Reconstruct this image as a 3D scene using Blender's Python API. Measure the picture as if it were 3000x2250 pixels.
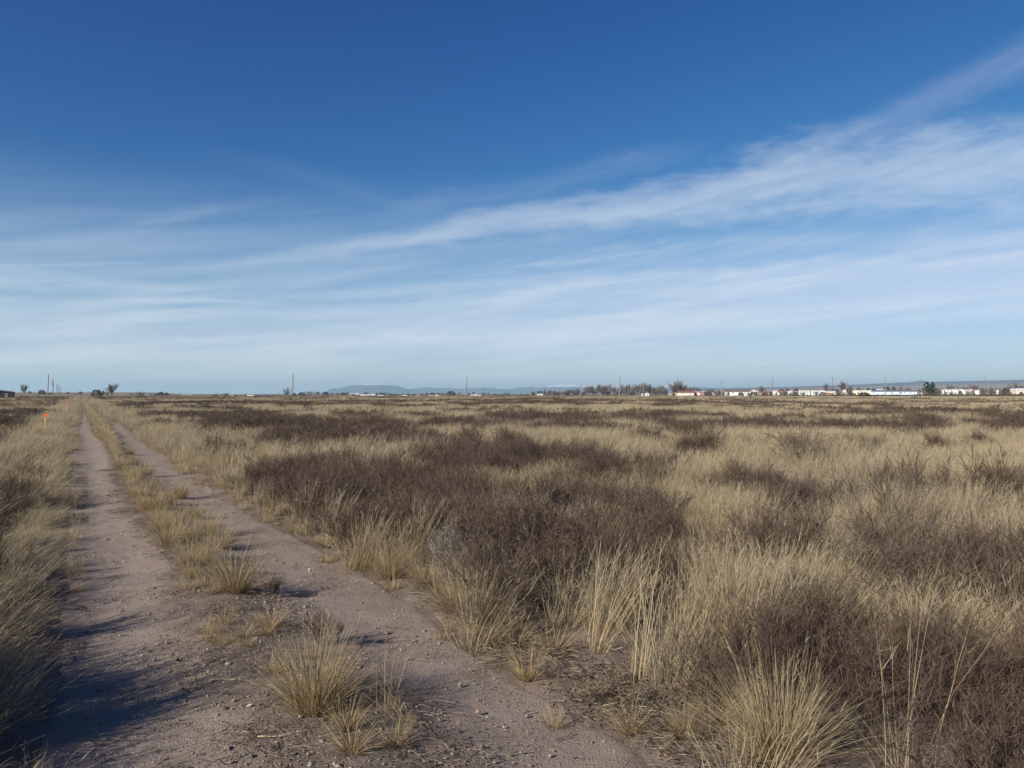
import bpy, math, random
import numpy as np
R = math.radians
random.seed(7)
rng = np.random.default_rng(11)
scene = bpy.context.scene
C = scene.collection
for o in list(bpy.data.objects):
    bpy.data.objects.remove(o, do_unlink=True)

# ------------------------------------------------------------------ camera
F, HZ, CAMH = 2350.0, 1154.0, 1.6           # focal length and horizon row of the 3000 px frame, eye height
cam_d = bpy.data.cameras.new('camera')
cam_d.lens = 28.2; cam_d.sensor_width = 36.0; cam_d.sensor_fit = 'HORIZONTAL'
cam_d.clip_start = 0.05; cam_d.clip_end = 60000.0
cam = bpy.data.objects.new('camera', cam_d); C.objects.link(cam)
cam.location = (0, 0, CAMH)
cam.rotation_euler = (R(90) + math.atan((HZ - 1125.0) / F), 0, 0)
scene.camera = cam

# ------------------------------------------------------------------ light
SUN_EL, SUN_AZ = R(27.0), (-0.745, -0.667)   # the sun stands low behind the camera's left shoulder
sun_d = bpy.data.lights.new('sun', 'SUN')
sun_d.energy = 5.0; sun_d.angle = R(0.5); sun_d.color = (1.0, 0.93, 0.82)
sun = bpy.data.objects.new('sun', sun_d); C.objects.link(sun)
from mathutils import Vector
sv = Vector((SUN_AZ[0] * math.cos(SUN_EL), SUN_AZ[1] * math.cos(SUN_EL), math.sin(SUN_EL)))
sun.rotation_euler = sv.to_track_quat('Z', 'Y').to_euler()
sun.location = (-40, -36, 30)
vs = scene.view_settings
vs.view_transform = 'Standard'; vs.look = 'None'; vs.gamma = 1.0; vs.use_curve_mapping = False
vs.exposure = 0.65
scene.render.engine = 'CYCLES'
scene.cycles.max_bounces = 6; scene.cycles.diffuse_bounces = 3; scene.cycles.transmission_bounces = 4
scene.cycles.transparent_max_bounces = 8; scene.cycles.volume_bounces = 1
scene.cycles.use_denoising = True; scene.cycles.denoiser = 'OPENIMAGEDENOISE'; scene.cycles.denoising_input_passes = 'RGB_ALBEDO_NORMAL'; scene.cycles.denoising_prefilter = 'ACCURATE'

# ------------------------------------------------------------------ sky
world = bpy.data.worlds.new('World'); scene.world = world
world.cycles.sampling_method = 'MANUAL'; world.cycles.sample_map_resolution = 256
world.use_nodes = True
wt = world.node_tree; wt.nodes.clear()
class NT:
    """small helper that writes shader maths"""
    def __init__(s, tree): s.t = tree
    def node(s, typ, **kw):
        n = s.t.nodes.new(typ)
        for k, v in kw.items(): setattr(n, k, v)
        return n
    def put(s, sock, v):
        if hasattr(v, 'is_output'): s.t.links.new(v, sock)
        elif v is not None: sock.default_value = v
    def m(s, op, a, b=None, c=None, clamp=False):
        n = s.node('ShaderNodeMath', operation=op, use_clamp=clamp)
        for i, v in enumerate((a, b, c)):
            if v is not None: s.put(n.inputs[i], v)
        return n.outputs[0]
    def xyz(s, x, y, z):
        n = s.node('ShaderNodeCombineXYZ')
        for i, v in enumerate((x, y, z)): s.put(n.inputs[i], v)
        return n.outputs[0]
    def noise(s, vec, scale, detail=4, rough=0.55, dist=0.0):
        n = s.node('ShaderNodeTexNoise')
        s.put(n.inputs['Vector'], vec); n.inputs['Scale'].default_value = scale
        n.inputs['Detail'].default_value = detail; n.inputs['Roughness'].default_value = rough
        n.inputs['Distortion'].default_value = dist
        return n.outputs['Fac']
    def ramp(s, v, a, b, lo=0.0, hi=1.0, smooth=True):
        n = s.node('ShaderNodeMapRange')
        n.interpolation_type = 'SMOOTHSTEP' if smooth else 'LINEAR'
        s.put(n.inputs['Value'], v)
        for k, q in zip(('From Min', 'From Max', 'To Min', 'To Max'), (a, b, lo, hi)): s.put(n.inputs[k], q)
        return n.outputs['Result']
    def mix(s, f, a, b, blend='MIX'):
        n = s.node('ShaderNodeMix', data_type='RGBA', blend_type=blend)
        s.put(n.inputs[0], f)
        for i, v in ((6, a), (7, b)):
            if not hasattr(v, 'is_output'): v = (v[0], v[1], v[2], 1.0)
            s.put(n.inputs[i], v)
        return n.outputs[2]
    def curve(s, v, pts, soft=True):
        n = s.node('ShaderNodeFloatCurve')
        cu = n.mapping.curves[0]
        while len(cu.points) > 2: cu.points.remove(cu.points[1])
        cu.points[0].location = pts[0]; cu.points[1].location = pts[-1]
        for p in pts[1:-1]: cu.points.new(*p)
        for p in cu.points: p.handle_type = 'AUTO' if soft else 'VECTOR'
        n.mapping.update()
        s.put(n.inputs['Value'], v)
        return n.outputs[0]

w = NT(wt)
sky = w.node('ShaderNodeTexSky', sky_type='NISHITA')
sky.sun_disc = False
sky.sun_elevation = SUN_EL
sky.sun_rotation = math.atan2(SUN_AZ[0], SUN_AZ[1])
sky.altitude = 1300.0; sky.air_density = 1.0; sky.dust_density = 0.4; sky.ozone_density = 3.0
tc = w.node('ShaderNodeTexCoord')
sep = w.node('ShaderNodeSeparateXYZ'); wt.links.new(tc.outputs['Generated'], sep.inputs[0])
az = w.m('ARCTAN2', sep.outputs[0], sep.outputs[1])
el = w.m('ARCSINE', sep.outputs[2])
AZL, ELL = R(70), R(45)
azn = w.m('MULTIPLY_ADD', az, 1 / (2 * AZL), 0.5)
def dirn(px, py):
    a = math.atan((px - 1500) / F)
    return (a + AZL) / (2 * AZL), math.atan((HZ - py) / F * math.cos(a)) / ELL
# slow wander and fine fibres of the high cirrus
wob = w.noise(w.xyz(w.m('MULTIPLY', az, 5.0), w.m('MULTIPLY', el, 26.0), 0.0), 1.0, 5, 0.6, 0.6)
wob2 = w.noise(w.xyz(w.m('MULTIPLY', az, 26.0), w.m('MULTIPLY', el, 60.0), 3.0), 1.0, 4, 0.6, 0.4)
def strip(pts, tilt, ragged=0.5, fib=0.55, edge=0.8):
    """one streak of cirrus: (px, py, half width, opacity) along its length"""
    cs, ws, os_ = [], [], []
    for px, py, hw, op in pts:
        a, e = dirn(px, py)
        cs.append((a, e)); ws.append((a, hw / F / ELL * 5)); os_.append((a, op))
    c = w.curve(azn, cs); wd = w.m('MULTIPLY', w.curve(azn, ws), 0.2); op = w.m('MAXIMUM', w.curve(azn, os_, False), 0.0)
    d = w.m('SUBTRACT', w.m('DIVIDE', el, ELL), c)
    d = w.m('ADD', d, w.m('MULTIPLY', w.m('SUBTRACT', wob, 0.5), w.m('MULTIPLY', wd, 2.2 * ragged)))
    d = w.m('ADD', d, w.m('MULTIPLY', w.m('SUBTRACT', wob2, 0.5), w.m('MULTIPLY', wd, 1.1 * ragged)))
    q = w.m('DIVIDE', d, wd)
    body = w.ramp(w.m('ABSOLUTE', q), 1.0, 1.0 - edge, 0.0, 1.0)
    f = w.noise(w.xyz(w.m('MULTIPLY', az, 7.0), w.m('MULTIPLY', w.m('SUBTRACT', el, w.m('MULTIPLY', az, tilt)), 70.0), tilt * 31.0), 1.0, 5, 0.62, 0.35)
    f = w.ramp(f, 0.3, 0.72, 1.0 - fib, 1.0 + 0.25 * fib)
    return w.m('MULTIPLY', w.m('MULTIPLY', body, op), f)
STRIPS = [
 ([(150, 815, 25, 0), (700, 772, 30, .16), (950, 737, 40, .30), (1200, 700, 52, .40), (1500, 652, 66, .42), (1800, 615, 84, .45),
   (2100, 575, 108, .47), (2400, 525, 135, .48), (2700, 490, 158, .48), (3000, 480, 165, .48), (4300, 470, 190, .3)], .2, .65, .24, 1.0),
 ([(2050, 560, 40, 0), (2350, 455, 46, .1), (2600, 345, 62, .13), (3000, 165, 72, .16), (3600, -120, 70, .1)], .45, .4, .3, 1.0),
 ([(1150, 815, 20, 0), (1500, 775, 34, .25), (1990, 735, 44, .33), (2400, 700, 40, .2), (3000, 690, 44, .14), (3800, 690, 44, 0)], .16, .8, .8, .9),
 ([(700, 935, 25, 0), (1100, 910, 34, .25), (1500, 870, 50, .44), (1990, 832, 62, .5), (2480, 795, 76, .5), (3000, 750, 92, .52), (4200, 690, 110, .3)], .14, .6, .6, .9),
 ([(0, 1060, 50, .3), (500, 1040, 60, .42), (1000, 1010, 58, .46), (1500, 980, 56, .5), (2000, 930, 70, .48), (2600, 890, 80, .48), (3000, 860, 75, .42), (4200, 830, 80, .3)], .08, .6, .55, 1.0),
 ([(-900, 800, 40, .3), (0, 820, 42, .3), (300, 838, 34, .25), (650, 850, 20, .08), (900, 860, 20, 0)], -.03, .7, .8, 1.0),
 ([(-900, 880, 30, .3), (0, 900, 34, .32), (370, 886, 20, .38), (600, 878, 15, .46), (740, 884, 12, .25), (860, 890, 10, 0)], .03, .7, .7, 1.0),
 ([(-900, 960, 40, .36), (0, 945, 46, .4), (300, 935, 36, .34), (800, 925, 30, .2), (1300, 915, 30, 0)], .05, .7, .6, 1.0),
 ([(-900, 790, 30, .1), (0, 735, 34, .2), (250, 700, 36, .16), (600, 620, 34, .1), (950, 560, 30, 0)], .2, .7, .6, 1.0),
 ([(500, 430, 20, 0), (800, 490, 40, .03), (1100, 575, 40, .035), (1250, 620, 40, .02), (1400, 670, 26, 0)], -.3, .5, .4, 1.0),
 ([(1100, 620, 30, 0), (1250, 590, 45, .12), (1500, 560, 50, .08), (1850, 470, 50, .1), (2100, 440, 40, 0)], .3, .8, .5, 1.0),
 ([(1050, 1100, 14, 0), (1500, 1075, 24, .25), (1900, 1062, 16, .28), (2100, 1058, 10, 0)], .03, .6, .5, 1.0),
 ([(2190, 1067, 5, 0), (2230, 1066, 6, .5), (2275, 1067, 5, .45), (2310, 1069, 4, 0)], 0., .5, .3, .9),
]
keep = None
for pts, tilt, rg, fb, ed in STRIPS:
    t = w.m('SUBTRACT', 1.0, w.m('MINIMUM', strip(pts, tilt, rg, fb, ed), 0.95))
    keep = t if keep is None else w.m('MULTIPLY', keep, t)
# a thin milky veil of the same cirrus low all round the sky
veil = w.m('MULTIPLY', w.ramp(el, R(16), R(2), 0.0, 1.0),
           w.ramp(w.noise(w.xyz(w.m('MULTIPLY', az, 3.0), w.m('MULTIPLY', w.m('SUBTRACT', el, w.m('MULTIPLY', az, .1)), 40.0), 9.0), 1.0, 5, .6, .4),  .3, .75, .32, .70))
keep = w.m('MULTIPLY', keep, w.m('SUBTRACT', 1.0, veil))
SKY_K, CLOUD = 0.062, (7.9, 8.6, 9.5)
sc_ = w.node('ShaderNodeSeparateColor'); wt.links.new(sky.outputs[0], sc_.inputs[0])
# the camera's deep rendering of clear blue: a steeper response in red and green
chan = []
for i, (g, k, lim) in enumerate(((1.0, 1.98, .70), (.55, 1.43, .81), (.08, 1.08, .99))):
    v_ = w.m('MULTIPLY', sc_.outputs[i], 0.095)
    q = w.node('ShaderNodeMath', operation='SMOOTH_MIN')
    w.put(q.inputs[0], w.m('MULTIPLY', w.m('POWER', v_, g), k)); q.inputs[1].default_value = lim; q.inputs[2].default_value = .15
    chan.append(w.m('MULTIPLY', w.m('MULTIPLY', q.outputs[0], v_), 1 / 0.095))
skyc = w.node('ShaderNodeCombineColor')
for i in range(3): wt.links.new(chan[i], skyc.inputs[i])
col = w.mix(keep, CLOUD, skyc.outputs[0])
bg = w.node('ShaderNodeBackground'); bg.inputs['Strength'].default_value = SKY_K
wt.links.new(col, bg.inputs['Color'])
wo = w.node('ShaderNodeOutputWorld'); wt.links.new(bg.outputs[0], wo.inputs['Surface'])

# ------------------------------------------------------------------ helpers
def mesh_np(name, verts, faces, mat, attrs=None, smooth=False):
    """verts (n,3), faces a (m,k) array or list of such arrays"""
    if not isinstance(faces, list): faces = [faces]
    me = bpy.data.meshes.new(name)
    verts = np.asarray(verts, np.float32)
    loops = np.concatenate([f.ravel() for f in faces]).astype(np.int32)
    sizes = np.concatenate([np.full(len(f), f.shape[1]) for f in faces]).astype(np.int32)
    me.vertices.add(len(verts)); me.vertices.foreach_set('co', verts.ravel())
    me.loops.add(len(loops)); me.loops.foreach_set('vertex_index', loops)
    me.polygons.add(len(sizes))
    me.polygons.foreach_set('loop_start', (np.cumsum(sizes) - sizes).astype(np.int32))
    me.update(calc_edges=True)
    for k, v in (attrs or {}).items():
        a = me.attributes.new(k, 'FLOAT', 'POINT'); a.data.foreach_set('value', np.asarray(v, np.float32))
    if smooth: me.polygons.foreach_set('use_smooth', np.ones(len(sizes), bool))
    if mat: me.materials.append(mat)
    return me
def link(name, me, parent=None, loc=None):
    o = bpy.data.objects.new(name, me); C.objects.link(o)
    if parent: o.parent = parent
    if loc is not None: o.location = loc
    return o
def tag(o, label=None, cat=None, group=None, kind=None):
    for k, v in (('label', label), ('category', cat), ('group', group), ('kind', kind)):
        if v: o[k] = v
    return o
def empty(name, loc, rz=0.0):
    o = bpy.data.objects.new(name, None); C.objects.link(o)
    o.location = loc; o.rotation_euler = (0, 0, rz); o.empty_display_size = 0.3
    return o
class MB:
    """collects boxes, prisms and tubes"""
    def __init__(s): s.v, s.f = [], []
    def add(s, vs_, fs):
        b = len(s.v); s.v += [tuple(v) for v in vs_]; s.f += [tuple(i + b for i in f) for f in fs]
    def box(s, x0, x1, y0, y1, z0, z1):
        s.add([(x0, y0, z0), (x1, y0, z0), (x1, y1, z0), (x0, y1, z0), (x0, y0, z1), (x1, y0, z1), (x1, y1, z1), (x0, y1, z1)],
              [(0, 3, 2, 1), (4, 5, 6, 7), (0, 1, 5, 4), (1, 2, 6, 5), (2, 3, 7, 6), (3, 0, 4, 7)])
    def prism(s, poly, axis, a, b):
        """a polygon of (u, z) pushed along x (axis 0) or y (axis 1)"""
        n = len(poly)
        P = (lambda u, z, q: (q, u, z)) if axis == 0 else (lambda u, z, q: (u, q, z))
        vs_ = [P(u, z, a) for u, z in poly] + [P(u, z, b) for u, z in poly]
        fs = [tuple(range(n)), tuple(range(2 * n - 1, n - 1, -1))] + [(i, i + n, (i + 1) % n + n, (i + 1) % n) for i in range(n)]
        s.add(vs_, fs)
    def tube(s, p0, p1, r0, r1, n=8):
        p0, p1 = Vector(p0), Vector(p1); d = (p1 - p0).normalized()
        u = d.cross(Vector((0.3, 1, 0.1))).normalized(); v = d.cross(u)
        vs_ = [p + (u * math.cos(2 * math.pi * i / n) + v * math.sin(2 * math.pi * i / n)) * r for p, r in ((p0, r0), (p1, r1)) for i in range(n)]
        s.add(vs_, [(i, (i + 1) % n, (i + 1) % n + n, i + n) for i in range(n)] + [tuple(range(n - 1, -1, -1)), tuple(range(n, 2 * n))])
    def mesh(s, name, mat):
        me = bpy.data.meshes.new(name); me.from_pydata(s.v, [], s.f); me.update()
        import bmesh
        bm = bmesh.new(); bm.from_mesh(me); bmesh.ops.recalc_face_normals(bm, faces=bm.faces); bm.to_mesh(me); bm.free()
        me.materials.append(mat); return me
    def build(s, name, mat, parent=None): return link(name, s.mesh(name, mat), parent)

class VNoise:
    def __init__(s, seed): s.g = np.random.default_rng(seed).random((256, 256))
    def n(s, x, y):
        xi, yi = np.floor(x).astype(int), np.floor(y).astype(int)
        fx, fy = x - xi, y - yi
        fx, fy = fx * fx * (3 - 2 * fx), fy * fy * (3 - 2 * fy)
        g = lambda a, b: s.g[a & 255, b & 255]
        return (g(xi, yi) * (1 - fx) + g(xi + 1, yi) * fx) * (1 - fy) + (g(xi, yi + 1) * (1 - fx) + g(xi + 1, yi + 1) * fx) * fy
    def fbm(s, x, y, oct=3):
        t, a, tot = 0, 1.0, 0
        for k in range(oct):
            t = t + a * s.n(x * 2 ** k + 17 * k, y * 2 ** k + 31 * k); tot += a; a *= .5
        return t / tot
N1, N2, N3, N4 = VNoise(1), VNoise(2), VNoise(3), VNoise(4)
sstep = lambda x, a, b: (lambda q: q * q * (3 - 2 * q))(np.clip((x - a) / (b - a), 0, 1))
def G(px, py):
    """the ground point seen at a pixel of the photograph"""
    Y = CAMH * F / (py - HZ); return np.array([(px - 1500) / F * Y, Y])
def PX(x, y):
    y = np.maximum(y, .3); return 1500 + x / y * F, HZ + CAMH * F / y
RD = np.array([-0.4766, 0.8791]); RN = np.array([0.8791, 0.4766])
def ST(x, y): return x * RD[0] + y * RD[1], x * RN[0] + y * RN[1]
def XY(s, t): return s * RD[0] + t * RN[0], s * RD[1] + t * RN[1]

# ------------------------------------------------------------------ materials
def material(name):
    m = bpy.data.materials.new(name); m.use_nodes = True
    t = m.node_tree; t.nodes.clear(); n = NT(t)
    out = n.node('ShaderNodeOutputMaterial')
    return m, n, out
def bsdf(n, out, color, rough=0.8, spec=0.25, normal=None, metal=0.0):
    b = n.node('ShaderNodeBsdfPrincipled')
    n.put(b.inputs['Base Color'], color if hasattr(color, 'is_output') else (*color, 1))
    n.put(b.inputs['Roughness'], rough); b.inputs['Specular IOR Level'].default_value = spec
    b.inputs['Metallic'].default_value = metal
    if normal is not None: n.put(b.inputs['Normal'], normal)
    n.t.links.new(b.outputs[0], out.inputs['Surface'])
    return b
def bump(n, h, strength=0.5, dist=0.02):
    b = n.node('ShaderNodeBump'); b.inputs['Strength'].default_value = strength; b.inputs['Distance'].default_value = dist
    n.put(b.inputs['Height'], h); return b.outputs[0]
def paint(name, c, rough=0.6, var=0.12, scale=3.0, spec=0.3):
    m, n, out = material(name)
    tcn = n.node('ShaderNodeTexCoord')
    f = n.noise(tcn.outputs['Object'], scale, 4, .6)
    col = n.mix(f, tuple(x * (1 - var) for x in c), tuple(min(1, x * (1 + var)) for x in c))
    bsdf(n, out, col, rough, spec); return m
def plant(name, base, tip, grey, jitter=0.35, trans=0.3, patch=0.35):
    """dry blades: colour from root to tip, each blade and each clump a little different"""
    m, n, out = material(name)
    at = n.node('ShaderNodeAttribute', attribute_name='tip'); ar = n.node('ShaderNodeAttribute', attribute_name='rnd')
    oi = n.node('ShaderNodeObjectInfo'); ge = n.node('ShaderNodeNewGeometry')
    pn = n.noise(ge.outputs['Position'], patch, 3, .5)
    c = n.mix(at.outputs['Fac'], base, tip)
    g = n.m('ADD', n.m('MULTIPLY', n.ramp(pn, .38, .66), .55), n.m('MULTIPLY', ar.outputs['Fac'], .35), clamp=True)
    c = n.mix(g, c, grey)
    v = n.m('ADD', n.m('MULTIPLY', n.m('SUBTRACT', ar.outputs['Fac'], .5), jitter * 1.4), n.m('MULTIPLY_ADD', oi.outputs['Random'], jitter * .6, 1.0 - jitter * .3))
    hs = n.node('ShaderNodeHueSaturation'); n.put(hs.inputs['Color'], c); n.put(hs.inputs['Value'], v)
    d = n.node('ShaderNodeBsdfPrincipled'); n.put(d.inputs['Base Color'], hs.outputs[0]); d.inputs['Roughness'].default_value = .65
    d.inputs['Specular IOR Level'].default_value = .25
    if trans:
        tr = n.node('ShaderNodeBsdfTranslucent'); n.put(tr.inputs['Color'], hs.outputs[0])
        mx = n.node('ShaderNodeMixShader'); mx.inputs[0].default_value = trans
        n.t.links.new(d.outputs[0], mx.inputs[1]); n.t.links.new(tr.outputs[0], mx.inputs[2])
        n.t.links.new(mx.outputs[0], out.inputs['Surface'])
    else: n.t.links.new(d.outputs[0], out.inputs['Surface'])
    return m
M = {}
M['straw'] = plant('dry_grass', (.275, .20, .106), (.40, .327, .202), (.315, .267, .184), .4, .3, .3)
M['gold'] = plant('golden_grass', (.30, .195, .085), (.395, .32, .19), (.335, .27, .165), .4, .3, .9)
M['cane'] = plant('pale_cane', (.31, .23, .12), (.40, .32, .19), (.33, .265, .17), .35, .15, .9)
M['shrub'] = plant('brown_twig', (.066, .043, .030), (.108, .071, .051), (.088, .064, .050), .5, .12, .4)
M['greytwig'] = plant('grey_twig', (.13, .105, .085), (.19, .16, .13), (.16, .14, .12), .5, .05, .6)
M['litter'] = plant('dead_litter', (.12, .088, .066), (.195, .148, .10), (.135, .108, .086), .6, .05, 1.1)
M['bark'] = paint('grey_bark', (.17, .145, .125), .9, .3, 4)
M['twigs'] = plant('bare_crown', (.12, .09, .072), (.17, .135, .112), (.16, .13, .115), .4, .1, .03)
M['needles'] = plant('evergreen', (.035, .05, .028), (.06, .085, .045), (.05, .07, .045), .5, .1, .2)
M['darkbush'] = plant('dark_bush', (.06, .055, .045), (.10, .085, .068), (.09, .075, .065), .5, .1, .2)
M['pole'] = paint('weathered_pole', (.22, .19, .165), .9, .25, 2)
M['poledark'] = paint('dark_pole', (.14, .12, .10), .9, .25, 2)
M['metal'] = paint('grey_metal', (.42, .43, .44), .45, .1, 4, .5)
M['insul'] = paint('insulator', (.3, .25, .22), .4, .1, 4, .5)
M['lath'] = paint('pine_lath', (.44, .31, .16), .8, .15, 12)
M['orange'] = paint('orange_paint', (.72, .10, .025), .7, .12, 14)
M['pane'] = paint('window_glass', (.03, .035, .045), .12, .1, 1, .6)
def C_(k, c, **kw): M[k] = paint(k, c, **kw)
C_('white_wall', (.58, .58, .56)); C_('cream_wall', (.56, .53, .42)); C_('tan_wall', (.40, .31, .22)); C_('brown_wall', (.2, .16, .13)); C_('dark_wall', (.055, .045, .04))  # the darkest brown has the barn front's shade put into its colour
C_('orange_wall', (.42, .23, .13)); C_('blue_wall', (.46, .56, .66)); C_('mint_wall', (.50, .61, .53)); C_('red_wall', (.24, .10, .075))
C_('grey_wall', (.26, .26, .245)); C_('pink_wall', (.50, .42, .365)); C_('yellow_wall', (.58, .53, .38))
C_('brown_roof', (.15, .105, .085)); C_('red_roof', (.22, .095, .07)); C_('slate_roof', (.11, .13, .155)); C_('white_roof', (.60, .61, .61))
C_('tan_roof', (.20, .155, .11)); C_('rust_roof', (.24, .13, .085)); C_('blue_roof', (.15, .2, .28)); C_('trim', (.68, .68, .66)); C_('dark_trim', (.08, .07, .065))
C_('car_paint', (.75, .77, .78), rough=.3, spec=.5); C_('tyre', (.03, .03, .03))

# soil: one recipe for the open ground and for the wheel tracks
def soil_colour(n, P):
    big = n.noise(P, 1.1, 4, .6); mid = n.noise(P, 7.0, 5, .65); fine = n.noise(P, 70.0, 4, .7)
    c = n.mix(n.ramp(big, .35, .68), (.18, .138, .11), (.235, .18, .143))
    c = n.mix(n.ramp(mid, .5, .8, 0, .6), c, (.15, .125, .108))
    c = n.mix(n.ramp(fine, .35, .7, 0, .55), c, (.27, .222, .185))
    c = n.mix(n.ramp(n.noise(P, 150.0, 2, .6), .62, .74, 0, .7), c, (.08, .065, .056))
    return c, big, mid, fine
mg, n, out = material('field_soil')
ge = n.node('ShaderNodeNewGeometry'); P = ge.outputs['Position']
c, big, mid, fine = soil_colour(n, P)
c = n.mix(n.ramp(n.noise(P, 2.6, 5, .65), .40, .60, .25, .85), c, (.115, .088, .066))
ln = n.node('ShaderNodeVectorMath', operation='LENGTH'); n.t.links.new(P, ln.inputs[0])
pn = n.noise(P, .055, 6, .62); pn2 = n.noise(P, .011, 4, .55)
cover = n.mix(n.ramp(n.m('ADD', n.m('MULTIPLY', pn, .7), n.m('MULTIPLY', pn2, .3)), .44, .56), (.27, .21, .125), (.115, .085, .066))
c = n.mix(n.ramp(ln.outputs['Value'], 60.0, 160.0), c, cover)
bsdf(n, out, c, .95, .1, bump(n, n.m('ADD', n.m('MULTIPLY', fine, .5), mid), .6, .03))
M['ground'] = mg
mg, n, out = material('track_soil')
ge = n.node('ShaderNodeNewGeometry'); P = ge.outputs['Position']
c, big, mid, fine = soil_colour(n, P)
vo = n.node('ShaderNodeTexVoronoi'); vo.inputs['Scale'].default_value = 55.0; n.t.links.new(P, vo.inputs['Vector'])
vs2 = n.node('ShaderNodeSeparateColor'); n.t.links.new(vo.outputs['Color'], vs2.inputs[0])
st = n.m('MULTIPLY', n.ramp(vo.outputs['Distance'], .42, .2), n.ramp(vs2.outputs[0], .72, .8))
c = n.mix(n.m('MULTIPLY', st, .7), c, n.mix(vs2.outputs[1], (.16, .14, .13), (.46, .40, .36)))
wh = n.node('ShaderNodeAttribute', attribute_name='wheel'); cr = n.node('ShaderNodeAttribute', attribute_name='crown')
pk = n.m('MULTIPLY', wh.outputs['Fac'], n.ramp(n.noise(P, 3.0, 4, .6), .35, .6, .25, .8))
c = n.mix(pk, c, (.245, .2, .168))
hm_ = n.m('MULTIPLY', cr.outputs['Fac'], n.ramp(n.noise(P, 5.0, 5, .7), .36, .58, .2, .9))
c = n.mix(hm_, c, n.mix(fine, (.075, .06, .048), (.16, .128, .1)))
hgt = n.m('ADD', n.m('ADD', n.m('MULTIPLY', fine, .6), n.m('MULTIPLY', mid, .8)), n.m('MULTIPLY', st, .9))
bsdf(n, out, c, .92, .15, bump(n, hgt, .75, .02))
M['track'] = mg

# ------------------------------------------------------------------ ground and road
# lateral position t of the road's features along s (metres from the eye's own foot), read off the ground of the photograph
def edge_fn(pts):
    q = sorted(ST(*G(*p)) for p in pts)
    ss, tt = np.array([a for a, b in q]), np.array([b for a, b in q])
    return lambda s: np.interp(s, ss, tt)
right_edge = edge_fn([(302, 1207), (373, 1251), (441, 1298), (509, 1346), (576, 1400), (644, 1451), (729, 1500), (836, 1548), (937, 1607), (1039, 1654), (1107, 1690),
                      (1175, 1734), (1242, 1802), (1344, 1880), (1412, 1925), (1536, 1998), (1637, 2042), (1705, 2095), (1841, 2158), (1993, 2250)])
med_left = edge_fn([(251, 1214), (271, 1261), (298, 1300), (318, 1342), (332, 1390), (350, 1444), (380, 1498), (425, 1556), (470, 1607), (510, 1658), (490, 1760), (540, 1860), (640, 2000), (720, 2120), (800, 2250)])
med_right_top = edge_fn([(285, 1214), (315, 1241), (338, 1275), (360, 1305), (398, 1345), (430, 1386), (490, 1440), (560, 1500), (600, 1556), (700, 1640), (760, 1720), (850, 1800), (1000, 1900), (1130, 2000), (1260, 2110), (1350, 2250)])
med_right = lambda s: np.maximum(med_right_top(s) - .13 * sstep(s, 4.5, 8), med_left(s) + .32)
left_edge = lambda s: np.interp(s, [0, 4, 8, 20, 60, 200], [-.16, -.10, -.06, -.03, 0.0, 0.0])
ROAD_END = 190.0
def in_median(s, t, pad=0.0): return (t > med_left(s) - pad) & (t < med_right(s) + pad)
def base_z(x, y):
    """lie of the land without the road's sheet"""
    r = np.hypot(x, y)
    z = (N1.fbm(x * .22, y * .22) - .5) * .16 * sstep(r, 2, 14)
    s, t = ST(x, y)
    far = 1 - sstep(s, 120, 200)
    w_ = sstep(t, -.45, -.05) * (1 - sstep(t, right_edge(s) - .1, right_edge(s) + .4)) * far * sstep(s, -12, -8)
    z = z * (1 - .85 * w_)
    z -= .05 * w_
    mc = (med_left(s) + med_right(s)) / 2; mw = (med_right(s) - med_left(s)) / 2 + .12
    z += .065 * np.exp(-((t - mc) / mw) ** 2) * far * w_
    # the field swells gently beyond the pole line on the left
    z += 3.2 * sstep(y, 480, 900) * (1 - sstep(x / np.maximum(y, 1), -.46, -.36)) * (y > 0)
    return z
def road_mask(x, y, inset):
    s, t = ST(x, y)
    return (t > left_edge(s) + inset) & (t < right_edge(s) - inset) & (s > -7.5) & (s < ROAD_END - 2)
rad = np.concatenate([[0.0], np.geomspace(.35, 14500, 380)])
nth = 400
th = np.linspace(0, 2 * np.pi, nth, endpoint=False)
RR, TT = np.meshgrid(rad[1:], th, indexing='ij')
gx, gy = (RR * np.sin(TT)).ravel(), (RR * np.cos(TT)).ravel()
gz = base_z(gx, gy); gz -= .03 * road_mask(gx, gy, .22)
gx, gy, gz = np.append(gx, 0), np.append(gy, 0), np.append(gz, base_z(np.array([0.]), np.array([0.]))[0] - .03)
i = np.arange(len(rad) - 2)[:, None] * nth; j = np.arange(nth)[None]; jn = (j + 1) % nth
quads = np.stack([i + j, i + nth + j, i + nth + jn, i + jn], -1).reshape(-1, 4)[:, ::-1]
tris = np.stack([np.full(nth, len(gx) - 1), np.arange(nth), (np.arange(nth) + 1) % nth], 1)[:, ::-1]
tag(link('ground', mesh_np('ground', np.stack([gx, gy, gz], 1), [quads, tris], M['ground'], smooth=True)), 'dry prairie soil under the grass and brush', kind='structure')
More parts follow.
